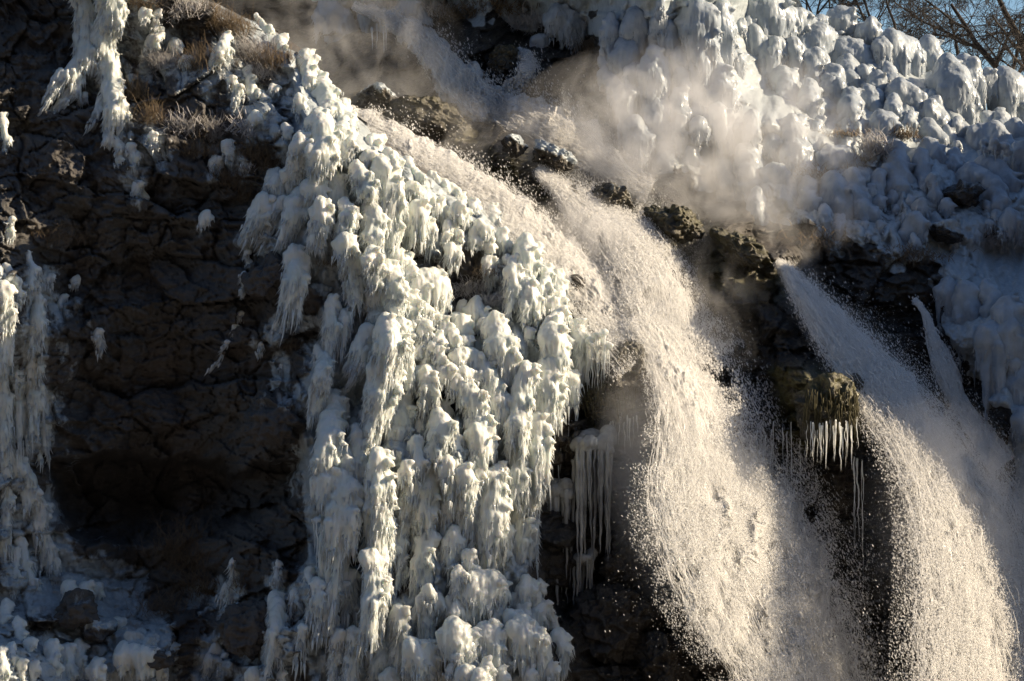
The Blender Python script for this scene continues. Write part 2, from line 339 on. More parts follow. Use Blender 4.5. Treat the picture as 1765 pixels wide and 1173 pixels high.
def build_B():
    cols = np.concatenate([np.arange(200, 480, 12.0), np.arange(480, 1790, 2.6), np.arange(1790, 2600, 10.0)])
    nr = 560
    top = np.interp(cols, SKYL[:, 0], SKYL[:, 1]); top = np.maximum(top, -420)
    top = np.where(cols > 1335, top + 9 * fbm(cols / 24.0, 0, 0, 41, 3), top)
    v = np.linspace(0, 1, nr)[:, None]
    mid = np.clip(top, -40, None)[None, :]
    n1 = 60
    PY = np.concatenate([top[None, :] + (mid - top[None, :]) * np.linspace(0, 1, n1)[:, None] ** 1.0, mid + (1195 - mid) * np.linspace(0, 1, nr)[1:, None], np.linspace(1205, 1700, 40)[:, None] + 0 * mid], 0)
    PX = np.repeat(cols[None, :], PY.shape[0], 0)
    D, icy = depth_B(PX, PY)
    V = W(PX, PY, D)
    # plateau running back from the crest
    back = []
    for s, dz in ((120, 4.0), (60, 3.0), (25, 1.5), (10, .6), (4, 0.15), (1.5, 0.0)):
        r = V[0].copy(); r[:, 1] += s; r[:, 2] += -dz * 0.5 + 0.3 * fbm(r[:, 0] * .3, r[:, 1] * .3, 0, 4, 2); back.append(r)
    V = np.concatenate([np.stack(back), V], 0)
    nb = len(back); padr = lambda a: np.concatenate([np.repeat(a[:1], nb, 0), a], 0)
    ridge = mask(PX, PY, RIDGE, 20, 15, 44)
    hump = mask(PX, PY, [(1330, 640), (1480, 640), (1490, 770), (1350, 770)], 15, 15, 45)
    lowi = mask(PX, PY, ICE_LOW, 18, 45, 46)
    upper = sstep(0.3, 0.7, icy) * (1 - 0.45 * mask(PX, PY, [(1340, 250), (1520, 260), (1700, 340), (1765, 420), (1600, 440), (1300, 400)], 20, 25, 47))
    ia = np.clip(upper * 0.85 + lowi * 0.35 + 0.04, 0, 1)
    me = make_mesh('hillside', V.reshape(-1, 3), grid_faces(*V.shape[:2])[:, ::-1], True)
    vattr(me, 'ice', padr(ia)); vattr(me, 'moss', padr(np.clip(ridge * 0.75 + hump, 0, 1)))
    me.materials.append(M['wet'])
    link('hillside', me, None, kind='structure')
build_A(); build_B()
# river flat below the frame and the country behind the hill
gv = np.array([(-600, -600, -14), (600, -600, -14), (600, 900, -14), (-600, 900, -14)], float)
link('ground', make_mesh('ground', gv, np.array([[0, 1, 2, 3]])), M['earth'], kind='structure')

def blocker_slope(name, x0, x1, y0, y1, z0, z1, nx, nz, seed, amp):
    "a steep rough slope: an added wall, unseen behind the camera, that holds back sky light"
    u, v = np.meshgrid(np.linspace(0, 1, nx), np.linspace(0, 1, nz))
    X = x0 + (x1 - x0) * u; top = z1 * (1 + 0.10 * fbm(u * 4, 0, 0, seed, 3)); Z = z0 + (top - z0) * v; Y = y0 + (y1 - y0) * v
    Y = Y + amp * fbm(X / 9, Z / 9, 0, seed, 4); V = np.stack([X, Y, Z], -1)
    me = make_mesh(name, V.reshape(-1, 3), grid_faces(nz, nx)); vattr(me, 'ice', 0.05 + 0 * X); vattr(me, 'moss', 0 * X); return link(name, me, M['rock'], kind='structure')
blocker_slope('sky_blocker_wall', -160, 110, -95, -150, -14, 95, 160, 90, 3, 5.0)  # added wall behind the camera, never in view, cuts sky fill on the cliff
# added spur out of view, shading the lower hillside and head of the rear fall
X, Y = np.meshgrid(np.linspace(17.2, 29, 90), np.linspace(0.5, 17, 120))
q = 0.7 * fbm(X * 0.5, Y * 0.5, 0, 8, 5)
Z = np.minimum(7.4 + 2.3 * sstep(7.5, 9.5, Y) - 1.6 * sstep(11.0, 13.5, Y), 7.4 + (Y - 4.0) * 4.0) + q * 0.8 - 9.0 * np.clip(18.6 - X, 0, 2) - 5 * np.clip(X - 26, 0, 5) - 4 * np.clip(Y - 14, 0, 4); Z = np.maximum(Z, -14.5)
me = make_mesh('added_shade_spur', np.stack([X, Y, Z], -1).reshape(-1, 3), grid_faces(120, 90)); vattr(me, 'ice', 0.1 + 0 * X); vattr(me, 'moss', 0 * X); link('added_shade_spur', me, M['rock'], kind='structure')

# ---------------------------------------------------------------- ice builders
def ico(sub):
    import bmesh
    bm = bmesh.new(); bmesh.ops.create_icosphere(bm, subdivisions=sub, radius=1.0)
    v = np.array([x.co[:] for x in bm.verts]); f = np.array([[y.index for y in x.verts] for x in bm.faces]); bm.free(); return v, f
ICO_V, ICO_F = ico(3)
class Soup:
    "collects closed triangle shells"
    def __init__(s): s.v = []; s.f = []; s.n = 0
    def add(s, v, f): s.v.append(v); s.f.append(f + s.n); s.n += len(v)
    def ball(s, c, r):
        v = ICO_V * np.asarray(r)[None, :]
        s.add(v + np.asarray(c)[None, :], ICO_F)
    def drip(s, p0, length, r0, lean=(0, 0), k=7, seg=5, tip=0.12, wav=0.0):
        "a hanging spike: round shoulder, long taper, slightly bent"
        t = np.linspace(0, 1, seg)
        rr = r0 * ((1 - t) ** 0.75 * (1 - tip) + tip)
        cx = p0[0] + lean[0] * length * t ** 1.4 + wav * r0 * np.sin(t * 5 + p0[0] * 9)
        cy = p0[1] + lean[1] * length * t ** 1.4; cz = p0[2] - length * t
        a = np.arange(k) / k * 2 * np.pi
        ring = np.stack([cx[:, None] + rr[:, None] * np.cos(a), cy[:, None] + rr[:, None] * np.sin(a), cz[:, None] + 0 * a[None, :]], -1).reshape(-1, 3)
        top = np.array([[cx[0], cy[0], cz[0] + r0 * 0.8]]); bot = np.array([[cx[-1], cy[-1], cz[-1] - rr[-1]]])
        v = np.concatenate([ring, top, bot]); f = []
        for i in range(seg - 1):
            for j in range(k):
                a0 = i * k + j; a1 = i * k + (j + 1) % k; b0 = a0 + k; b1 = a1 + k
                f += [(a0, b0, b1), (a0, b1, a1)]
        n = seg * k
        for j in range(k):
            f.append((n, j, (j + 1) % k)); f.append((n + 1, (seg - 1) * k + (j + 1) % k, (seg - 1) * k + j))
        s.add(v, np.array(f))
    def mesh(s, name, smooth=True):
        return make_mesh(name, np.concatenate(s.v), np.concatenate(s.f), smooth)
tmp_o = bpy.data.objects.new('workpiece', bpy.data.meshes.new('workpiece')); COL.objects.link(tmp_o)
rem = tmp_o.modifiers.new('r', 'REMESH'); rem.mode = 'VOXEL'; rem.use_smooth_shade = True
OFF = [0.0]
def fuse(soup, voxel, name, rib=0.021, lump=0.034, fine=0.003, smooth_it=5):
    "melt the shells into one skin, then ripple it"
    me = soup.mesh('t', True); old = tmp_o.data; tmp_o.data = me; bpy.data.meshes.remove(old)
    rem.voxel_size = voxel
    dg = bpy.context.evaluated_depsgraph_get(); dg.update()
    ev = tmp_o.evaluated_get(dg); m2 = ev.to_mesh()
    n = len(m2.vertices); V = np.empty(n * 3, np.float32); m2.vertices.foreach_get('co', V); V = V.reshape(-1, 3).astype(float)
    nf = len(m2.polygons); lt = np.empty(nf, np.int32); m2.polygons.foreach_get('loop_total', lt)
    L = np.empty(len(m2.loops), np.int32); m2.loops.foreach_get('vertex_index', L)
    ev.to_mesh_clear()
    if len(L) != nf * 4: F = None
    F = L.reshape(-1, 4)
    # laplacian smoothing
    e = np.concatenate([F[:, [0, 1]], F[:, [1, 2]], F[:, [2, 3]], F[:, [3, 0]]]); 
    def smooth(V, it):
        for _ in range(it):
            acc = np.zeros_like(V); cnt = np.bincount(np.concatenate([e[:, 0], e[:, 1]]), minlength=n)
            for c in range(3):
                acc[:, c] = np.bincount(e[:, 0], V[e[:, 1], c], n) + np.bincount(e[:, 1], V[e[:, 0], c], n)
            V = 0.4 * V + 0.6 * acc / np.maximum(cnt, 1)[:, None]
        return V
    V = smooth(V, smooth_it)
    a = V[F[:, 2]] - V[F[:, 0]]; b = V[F[:, 3]] - V[F[:, 1]]; fn = np.cross(a, b)
    NN = np.zeros_like(V)
    for i in range(4):
        for c in range(3): NN[:, c] += np.bincount(F[:, i], fn[:, c], n)
    NN /= np.linalg.norm(NN, axis=1)[:, None] + 1e-9
    x, y, z = V.T + OFF[0]; zt = V[:, 2].max(); hh = max(0.05, zt - V[:, 2].min()); zt = zt + OFF[0]
    low = sstep(0.15, 0.7, (zt - z) / hh)
    dsp = rib * (0.35 + 0.65 * low) * noise3(x * 13, y * 13, z * 2.2, 71) + 0.6 * rib * noise3(x * 26, y * 26, z * 4, 72) \
        + lump * noise3(x * 3.4, y * 3.4, z * 2.6, 73) + 0.22 * lump * noise3(x * 10, y * 10, z * 7, 75) + fine * noise3(x * 30, y * 30, z * 24, 74)
    V = V + NN * dsp[:, None]
    return V, F, NN
def ice_body(name, nodes, fringe, lean=-0.12, density=1.0, spike=1.0, flat=0.9, voxel=0.028, mat='ice', nub=1.0, seed=0, knob=False, **kw):
    """nodes: [(x, y, z, width)] going down in metres. Caps of frozen spray stacked down the rock, each with a skirt
    of icicles fused to it, the lowest skirt the longest; returns body mesh and a mesh of free thin icicles"""
    rg = np.random.RandomState(seed); s = Soup(); thin = Soup(); nodes = [np.array(q, float) for q in nodes]
    # caps: one swollen head with a few overlapping lobes
    for i, q in enumerate(nodes):
        r = q[3] / 2
        s.ball(q[:3] + (0, 0, -r * 0.1), (r * rg.uniform(0.62, 0.8), r * flat, r * rg.uniform(0.9, 1.2)))
        for j in range(2 + int(r * 3)):
            a = rg.uniform(0, 2 * np.pi); rr = r * rg.uniform(0.30, 0.66); o_ = r - rr * 0.9
            s.ball(q[:3] + (np.cos(a) * o_, -rg.uniform(0.0, 0.75) * o_, np.sin(a) * o_ * 0.8 - r * 0.1), (rr, rr, rr * rg.uniform(0.9, 1.5)))
        for j in range(int(4.5 * nub * (0.5 + r * 2))):        # wind blown teeth along the right edge
            a = rg.uniform(-1.25, 1.1); p = q[:3] + (np.cos(a) * r * 0.72, rg.uniform(-0.7, 0.3) * r, np.sin(a) * r * 0.85 - r * 0.1)
            L = rg.uniform(0.08, 0.19) * (0.6 + r); d = np.array([np.cos(a * 0.6), -0.25, np.sin(a * 0.6) - 0.35]); d /= np.linalg.norm(d)
            for t in np.linspace(0, 1, 4): s.ball(p + d * (L * t + r * 0.18), np.full(3, max(0.022, (0.065 + 0.05 * r) * (1 - t * 0.82))))
    for a, b in zip(nodes[:-1], nodes[1:]):
        d = np.linalg.norm(b[:3] - a[:3]); m = max(2, int(d / (min(a[3], b[3]) * 0.3)))
        for t in np.linspace(0, 1, m + 1)[1:-1]:
            q = a * (1 - t) + b * t; r = q[3] / 2 * rg.uniform(0.80, 0.94)
            s.ball(q[:3] + (rg.normal(0, 0.04) * r, 0, 0), (r, r * flat, r * 1.15))
    # skirts: overlapping blades that start thick inside the head and flare out and down
    for i, q in enumerate(nodes):
        r = q[3] / 2; last = i == len(nodes) - 1
        L = fringe * 1.2 if last else min(fringe, q[3] * 1.2) * 0.95
        nd = int((6 + q[3] * 22) * density * (1.0 if last else 0.8))
        for j in range(nd):
            a = rg.uniform(-0.2, np.pi + 0.2); c, sn = np.cos(a), np.sin(a); u = rg.uniform(0.30, 0.95)
            p = q[:3] + (c * r * 0.80 * u, -sn * r * flat * 0.85 * u, -r * rg.uniform(-0.1, 0.45))
            ll = L * rg.uniform(0.45, 1.0) * (1.0 - 0.30 * abs(c)) + r * 0.35
            r0 = min(r * 0.48, rg.uniform(0.07, 0.13) * (0.65 + q[3]))
            ln = (lean + rg.normal(0, 0.03) + (0.10 if c > 0 else -0.04) * abs(c), -0.10 * sn)
            s.drip(p, ll, r0, ln, k=7, seg=6, tip=0.14)
            for q2 in range(1 + int(2.2 * spike)):
                t = rg.uniform(0.45, 0.95); pp = p + np.array([ln[0] * ll * t ** 1.4 + rg.normal(0, 0.03), ln[1] * ll * t ** 1.4 + rg.normal(0, 0.03) - 0.02, -ll * t])
                thin.drip(pp, ll * rg.uniform(0.18, 0.50) * spike + 0.05, rg.uniform(0.015, 0.038), (ln[0] * 1.0, 0.0), k=5, seg=3, tip=0.08)
    V, F, NN = fuse(s, voxel, name, **kw)
    body = make_mesh(name, V, F, True)
    # furry spikes sprouting from the lower front
    dn = NN[:, 2] < 0.15
    idx = np.nonzero(dn & (NN[:, 1] < 0.3))[0]
    if len(idx):
        k = min(len(idx), int(90 * spike * max(0.4, (V[:, 2].max() - V[:, 2].min()))))
        for ii in rg.choice(idx, k, replace=False):
            if V[ii, 2] > nodes[0][2] - nodes[0][3] * 0.2: continue
            thin.drip(V[ii] - NN[ii] * 0.012, rg.uniform(0.06, 0.22) * spike, rg.uniform(0.012, 0.026), (lean + NN[ii, 0] * 0.5, NN[ii, 1] * 0.25), k=5, seg=3, tip=0.08)
    return body, (thin.mesh(name + '_icicles', True) if thin.n else None)

n_ice = 0; GLAZE = []; TRACED = []; USED = set()
def place_label(kind, x, y):
    "names a small lump by the nearest described formation"
    for nb in sorted(TRACED, key=lambda q: (q[0] - x) ** 2 + (q[1] - y) ** 2):
        sh = nb[2].split(',')[0]
        if len(sh.split()) > 10: continue
        dx, dy = x - nb[0], y - nb[1]; h = 'right' if dx > 0 else 'left'; v = 'below' if dy > 0 else 'above'
        d = (h + ' of') if abs(dx) > 2 * abs(dy) else v if abs(dy) > 2 * abs(dx) else (v + ' and ' + h + ' of')
        lab = kind + ' just ' + d + ' the ' + sh
        if lab not in USED and len(lab.split()) <= 16: USED.add(lab); return lab
def surf_depth(px, py, layer):
    a = np.array([[float(px)]]); b = np.array([[float(py)]])
    if layer == 'A':
        px_e = float(edge_x(py)); a2 = np.minimum(a, px_e - 3); return float(depth_A(a2, b)[0][0, 0])
    return float(depth_B(a, b)[0][0, 0])
def ice(pts, fringe, label=None, lean=-0.12, layer='A', kind='ice_cascade', cat='ice', group=None, mat='ice', push=0.6, depth=None, **kw):
    """pts [(px, py, width px)] traced down a formation; fringe = length of its icicles in px"""
    global n_ice; n_ice += 1
    nodes = []
    ds = [surf_depth(a, b, layer) if depth is None else depth for a, b, c in pts]
    for i, (a, b, c) in enumerate(pts):
        d = (ds[i] * 2 + ds[max(0, i - 1)] + ds[min(len(ds) - 1, i + 1)]) / 4
        k = (CAM_D + d) / CAM_D * S; wd = c * k
        p = W(a, b, d - wd * push); nodes.append((p[0], p[1], p[2], wd))
    if label is not None and group is None: TRACED.append((pts[len(pts) // 2][0], pts[len(pts) // 2][1], label))
    if layer == 'A': GLAZE.extend(pts)
    base = np.array(nodes[0][:3]); loc = [(q[0] - base[0], q[1] - base[1], q[2] - base[2], q[3]) for q in nodes]
    k = (CAM_D + ds[-1]) / CAM_D * S
    OFF[0] = n_ice * 1.37
    body, thin = ice_body(kind, loc, fringe * k, lean, seed=1000 + n_ice, mat=mat, **kw)
    o = link(kind, body, M[mat], label=label, cat=cat, group=group, loc=base)
    if thin: link('icicle_fringe', thin, M['icicle'] if mat == 'ice' else M[mat], parent=o)
    return o

# ---------------------------------------------------------------- the frozen buttress, traced formation by formation
A = ice
# two columns at the upper left
A([(136, -30, 42), (142, 15, 40), (150, 60, 44), (148, 98, 46), (128, 125, 36)], 26, 'left ice column hanging down the dark rock at upper left, bending away at its foot', nub=1.3)
A([(186, -30, 54), (192, 20, 52), (178, 62, 44), (188, 105, 42), (194, 150, 40), (200, 188, 46)], 36, 'right and longer ice column of the pair at upper left, ending in pointed icicles', nub=1.2)
A([(104, 128, 30), (92, 150, 22)], 34, 'small spiky ice claw left of the foot of the upper left columns', lean=-0.5)
A([(128, 150, 24), (105, 172, 16)], 26, 'slanting ice wing under the upper left columns, pointing down left', lean=-0.7)
A([(180, 170, 22), (168, 190, 18)], 26, 'thin ice wing at the left of the long upper left column', lean=-0.5)
A([(142, 165, 12)], 14, 'tiny shaded ice drip between the two upper left columns', lean=-0.1)
for args in [
 # crown of lumps among the frosted shrubs
 ([(248, 24, 26)], 8, 'rounded ice lump on the left among the shrubs at the top'), ([(269, 24, 18), (266, 42, 16)], 6, 'small two headed ice knob among the top left shrubs'),
 ([(272, 55, 20), (262, 70, 26)], 12, 'stacked ice lumps under the two headed knob'), ([(300, 75, 30)], 14, 'shaded ice lump in the middle of the upper shrub slope'),
 ([(318, 102, 22)], 10, 'ice lump with a lit top on a dark ledge beside a small twin'), ([(335, 103, 10)], 8, 'small twin of the lit ice lump on the dark ledge'),
 ([(390, 62, 20), (384, 84, 30), (370, 100, 26)], 18, 'knobbly ice pillar below the grassy crest, left of the paired lumps'),
 ([(440, 22, 6), (458, 52, 22)], 8, 'left one of two sunlit ice heads on the grassy crest'), ([(482, 68, 28), (486, 88, 20)], 10, 'right one of two sunlit ice heads on the grassy crest'),
 ([(396, 135, 14), (407, 152, 20)], 34, 'ice lump with long thin drips under the crest, left of the stack'), ([(424, 120, 16), (430, 138, 20), (436, 158, 22)], 16, 'small leaning stack of ice lumps under the crest'),
 ([(453, 165, 20)], 24, 'pointed ice tuft right of the leaning stack'), ([(470, 148, 18)], 12, 'shaded ice lump above the snowy ledge near the crest'),
 ([(500, 158, 13)], 8, 'small ice bead left of the top of the sunlit ridge'), ([(514, 172, 24), (516, 186, 18)], 22, 'forked ice tuft left of the top of the sunlit ridge'),
 ([(490, 218, 16), (493, 228, 14)], 8, 'short ice nub on the dark ledge left of the sunlit ridge'), ([(440, 200, 24)], 8, 'snow covered ice hump on the dark ledge'),
 ([(372, 278, 24)], 30, 'lone bright ice drop hanging in the brown grass', ), ([(390, 252, 26), (398, 262, 22)], 14, 'shaded ice hump above the lone bright drop'),
 ([(420, 283, 14)], 8, 'tiny sunlit ice nub in the dark grass'), ([(352, 372, 18)], 18, 'shaded ice patch on the rock under the brown grass'),
 # glazed noses of rock, upper left
 ([(186, 236, 24), (206, 250, 20), (204, 272, 16)], 16, 'glazed ice nose curling over a boulder under the left columns'), ([(222, 250, 16), (232, 268, 18)], 22, 'second glazed nose, right of the first'),
 ([(262, 232, 20), (264, 245, 14)], 12, 'third glazed nose, under the brown tuft of grass'), ([(236, 318, 20), (244, 336, 16)], 36, 'ice rag over the corner of the big brown block'),
 ([(3, 200, 20), (10, 240, 16)], 24, 'greyish ice streak on the left edge, upper one'), ([(18, 380, 10), (16, 400, 12)], 20, 'thin ice streak on the left edge, lower one'),
]: A(*args, kind='ice_lump', density=0.7, spike=0.6)
for args in [
 # sunlit ridge, upper part
 ([(528, 102, 42), (532, 122, 34), (530, 145, 26)], 12, 'flat topped ice head at the very top of the sunlit ridge'),
 ([(552, 142, 40), (560, 165, 52), (570, 190, 46)], 16, 'wind cut ice mass just below the flat topped head'),
 ([(548, 205, 46), (560, 232, 58), (556, 262, 60)], 26, 'broad ice bulge in the middle of the upper ridge'),
 ([(592, 180, 24), (594, 205, 26), (590, 232, 30), (596, 262, 24)], 20, 'row of knobs along the right edge of the upper ridge'),
 ([(603, 204, 20), (606, 226, 20), (604, 252, 18)], 14, 'slim ice spine against the foam at the ridge edge'),
 ([(518, 246, 44), (520, 268, 50), (506, 292, 46)], 18, 'dome of ice beside the dark shrub, left of the broad bulge'),
 ([(470, 305, 34), (478, 318, 44)], 22, 'ragged ice shelf at the left under the dark shrub'),
 ([(454, 352, 44), (446, 368, 42)], 38, 'ice wing with its fringe blown to the left, leftmost of three', -0.45),
 ([(482, 350, 30), (470, 372, 28)], 48, 'ice wing with its fringe blown to the left, middle of three', -0.5),
 ([(516, 344, 48), (506, 364, 44)], 52, 'ice wing with its fringe blown to the left, rightmost of three', -0.4),
 ([(508, 318, 36)], 26, 'ice tongue hanging above the three blown wings', -0.25),
 ([(542, 322, 46), (544, 340, 40)], 22, 'smooth ice belly under the broad bulge'),
 ([(548, 300, 22)], 10, 'dark rimmed ice bead in the hollow under the broad bulge'),
 ([(577, 312, 36), (580, 330, 34)], 46, 'jagged ice cluster with clear icicles right of the smooth belly', -0.25),
 ([(556, 362, 44), (552, 385, 40), (546, 405, 34)], 20, 'tall ice block under the smooth belly'),
 ([(594, 352, 28), (600, 372, 36), (592, 392, 34)], 22, 'ice stack standing in the dark hollow'),
 ([(596, 415, 44)], 24, 'round ice cushion under the stack in the hollow'),
 ([(612, 290, 34), (622, 305, 44), (634, 322, 40)], 14, 'scalloped ice arm above the dark hollow'),
 ([(636, 350, 34), (646, 378, 44), (640, 402, 40)], 20, 'scalloped ice arm right of the dark hollow, lower piece'),
 ([(662, 288, 50), (672, 318, 48), (676, 352, 46), (672, 392, 42)], 62, 'long smooth ice curtain with a thick foot, right of the dark hollow'),
 ([(720, 362, 42)], 56, 'short ice bell with icicles left of the dark pocket'),
 ([(640, 246, 32), (652, 240, 22)], 12, 'pair of round ice heads beside the foam, upper one'), ([(632, 268, 30), (650, 276, 24)], 10, 'pair of round ice heads beside the foam, lower one'),
 ([(668, 268, 26), (684, 278, 18)], 10, 'ice head next to the foam left of the sloping rib'),
 ([(700, 275, 16), (710, 292, 20), (722, 306, 18)], 10, 'sloping rib of small ice beads nearest the foam'),
 ([(742, 302, 20), (758, 316, 26), (778, 326, 28), (790, 338, 20)], 12, 'long sloping ice sausage lying beside the foam pool'),
 ([(708, 318, 20), (722, 330, 24), (738, 344, 24)], 16, 'second sloping rib of ice beads under the long sausage'),
 ([(750, 352, 30), (764, 362, 26)], 18, 'ice hump with small beads in the middle of the upper terrace'),
 ([(786, 362, 34), (800, 372, 26)], 16, 'ice hump right of the beaded one on the upper terrace'),
 ([(812, 345, 18), (816, 360, 22)], 10, 'small double bead close to the foam'), ([(848, 362, 30), (850, 378, 28)], 14, 'ice spike on the lip where the foam turns down'),
 ([(738, 388, 30)], 40, 'ice comb hanging over the dark pocket, left one'), ([(774, 388, 26)], 34, 'ice comb hanging over the dark pocket, right one'),
 ([(700, 395, 26)], 46, 'narrow shaded ice comb left of the pocket'), ([(826, 388, 26), (836, 400, 22)], 12, 'bead cluster above the right column'),
 ([(862, 402, 24), (868, 416, 26)], 14, 'twin ice beads left of the right column head'),
 # middle: column under the hollow
 ([(600, 448, 32), (616, 452, 40), (612, 480, 46)], 42, 'ice cape with a dark belly on the left of the central column', -0.05),
 ([(640, 442, 40), (650, 470, 40)], 24, 'ice shoulder between the cape and the scalloped arm'),
 ([(668, 466, 40), (682, 495, 44), (680, 520, 40)], 26, 'right shoulder of the central column'),
 ([(646, 510, 38), (655, 540, 44)], 30, 'bulb in the middle of the central column'),
 ([(664, 560, 46), (672, 588, 58)], 54, 'wide ice tassel on the central column', -0.2),
 ([(692, 560, 34), (696, 600, 34), (698, 640, 34)], 26, 'narrow right edge strip of the central column'),
 ([(632, 575, 36), (624, 600, 40)], 44, 'feather shaped ice leaf left of the central column', -0.45),
 ([(620, 622, 18)], 44, 'thin slanting ice leaf under the feather', -0.5),
 ([(664, 635, 66), (658, 662, 68)], 70, 'biggest ice tassel of the central column, with a pointed hem', -0.2),
 ([(694, 676, 40), (690, 712, 50), (684, 740, 48)], 56, 'smooth club of ice under the biggest tassel, on its right', -0.08),
 ([(713, 706, 18), (716, 730, 16)], 50, 'slim ice rib right of the smooth club'),
 ([(640, 730, 40)], 70, 'shaded ice sheet behind the pointed hem of the biggest tassel'),
 ([(505, 436, 34), (516, 450, 34), (508, 474, 48)], 92, 'large leaf of ice hanging alone over the dark rock', -0.22),
 ([(550, 600, 20), (560, 622, 32), (556, 645, 36)], 30, 'small ice vase hanging over the grey rock, left of the column', -0.18),
 ([(572, 520, 30), (570, 560, 30)], 50, 'shaded ice drape between the big leaf and the column'), ([(594, 545, 32)], 60, 'shaded ice drape left of the feather'),
 # left big column
 ([(572, 680, 22), (576, 698, 44), (574, 725, 50), (566, 758, 56), (560, 786, 48)], 36, 'upper half of the long left ice pillar'),
 ([(548, 672, 34)], 50, 'ice sheet hanging from the grey ledge left of the pillar'),
 ([(560, 820, 50), (590, 822, 44), (596, 850, 62), (586, 890, 70), (580, 925, 56)], 130, 'lower half of the long left ice pillar with its great beard of icicles', -0.1),
 ([(600, 770, 26), (596, 792, 36), (596, 808, 26)], 26, 'round double ice knob at the waist of the long left pillar'),
 ([(615, 742, 40), (620, 768, 34), (618, 795, 26)], 44, 'mushroom headed ice column behind the waist of the pillar'),
 ([(545, 1005, 26), (548, 1030, 26)], 84, 'ice tassel left of the beard of the long pillar', -0.12),
 ([(572, 1010, 26), (566, 1040, 30)], 70, 'ice tassel under the beard of the long pillar', -0.1),
 ([(603, 990, 22)], 110, 'slim ice tassel between the two long pillars', -0.1),
 ([(582, 1096, 30), (578, 1130, 26)], 60, 'short lit ice shoulder low at the left of the buttress', -0.1),
 ([(610, 1090, 30), (606, 1130, 28)], 70, 'ice rib low between the two pillars', -0.1),
 # second pillar
 ([(650, 792, 46), (654, 830, 54), (655, 870, 56), (652, 905, 54)], 64, 'upper half of the second ice pillar, smooth and pale', -0.05),
 ([(668, 905, 30), (664, 935, 22)], 40, 'small shoulder on the right of the second ice pillar'),
 ([(642, 960, 46), (645, 995, 44), (645, 1030, 40)], 96, 'lower half of the second ice pillar, sharply toothed', -0.12),
 ([(662, 1000, 20), (660, 1020, 18)], 50, 'thin lit rib on the right of the lower second pillar'),
 ([(655, 1110, 30), (660, 1140, 40)], 50, 'shaded foot of the second ice pillar'), ([(688, 1055, 34), (690, 1090, 32)], 76, 'shaded ice column right of the foot of the second pillar'),
 ([(640, 1130, 22)], 50, 'low ice ridge at the bottom edge under the second pillar'),
 # third group
 ([(700, 805, 32), (706, 832, 34), (700, 862, 30)], 44, 'slender ice ladder right of the second pillar'),
 ([(722, 792, 30), (716, 760, 24)], 30, 'ice knob above the slender ladder'), ([(694, 900, 28), (690, 930, 26)], 84, 'slender toothed icicle bunch under the ladder', -0.08),
 ([(742, 808, 36), (738, 838, 46), (730, 870, 46), (722, 900, 38)], 60, 'shaded left bundle of the fan of ice columns', -0.06),
 ([(752, 722, 40), (762, 742, 50), (752, 768, 44)], 30, 'rounded hood of ice with a lit lower lip', -0.12),
 ([(770, 798, 32), (776, 830, 36), (772, 862, 34), (764, 890, 32)], 60, 'second bundle of the fan of ice columns', -0.06),
 ([(800, 812, 34), (804, 842, 42), (800, 876, 46), (790, 905, 44)], 60, 'third and brightest bundle of the fan of ice columns', -0.05),
 ([(736, 925, 40), (730, 960, 42)], 86, 'wide bright comb of icicles at the bottom of the fan', -0.05),
 ([(782, 925, 44)], 50, 'short bright comb right of the wide one'), ([(824, 812, 26), (822, 850, 24)], 80, 'narrow bundle left of the fourth column'),
 ([(862, 806, 26), (852, 826, 48), (850, 858, 58), (846, 890, 58)], 70, 'fourth column of the fan, wide with a toothed hem', -0.04),
 ([(826, 755, 60), (832, 735, 50)], 60, 'end of the curled ice strand, ragged and bright', -0.1),
 ([(780, 655, 26), (800, 668, 36), (818, 692, 46), (826, 722, 52)], 36, 'curled ice strand sweeping down to the right', -0.05),
 ([(790, 610, 30), (816, 614, 34), (838, 636, 38), (852, 664, 40), (860, 690, 42)], 44, 'longest curled ice strand, over a dark hole', -0.12),
 ([(800, 640, 26), (822, 650, 24)], 16, 'short ice lip inside the longest curled strand'),
 ([(745, 596, 26), (736, 620, 26)], 18, 'little lit ice head, left one of the clear pair'), ([(756, 602, 24), (757, 622, 22)], 16, 'little lit ice head, right one of the clear pair'),
 ([(735, 645, 40), (738, 665, 36)], 30, 'lit ice mushroom with ribs left of the dark slot'), ([(716, 640, 22)], 30, 'ice bead left of the ribbed mushroom'),
 ([(764, 640, 40), (780, 640, 24)], 18, 'smooth square ended ice block'), ([(766, 700, 30)], 36, 'blue ice shadowed under the square ended block'),
 ([(733, 690, 36)], 24, 'blue ice saddle above the rounded hood'),
 # basin with grass
 ([(722, 488, 44), (748, 478, 44), (756, 490, 42)], 44, 'flared ice crown jutting out over the blue basin', 0.0),
 ([(706, 510, 32), (712, 530, 34)], 30, 'blue ice mound left under the flared crown'), ([(733, 532, 26)], 16, 'blue ice ball in the basin, left one'),
 ([(765, 556, 30), (766, 572, 26)], 12, 'blue ice ball in the basin, right one'), ([(728, 566, 26)], 20, 'blue ice ball at the foot of the basin'),
 ([(795, 560, 40)], 22, 'wide blue ice cushion in the basin'), ([(820, 530, 46)], 30, 'blue ice shelf under the grass pocket', -0.05),
 ([(850, 560, 50), (862, 592, 58)], 36, 'blue ice fan spread under the grass pocket', -0.05), ([(842, 450, 26), (846, 470, 22)], 26, 'small ice figure at the back of the grass pocket'),
 ([(778, 430, 32)], 32, 'blue ice comb above the grass pocket'), ([(800, 585, 30)], 26, 'blue ice lump right of the clear pair'),
 ([(700, 450, 30)], 60, 'tall shaded ice sheet at the back of the pocket, left'), ([(684, 440, 28)], 70, 'tall shaded ice sheet behind the right shoulder'),
 # right column chain
 ([(906, 428, 54), (906, 445, 50)], 36, 'big tufted ice cap at the head of the right column', -0.02),
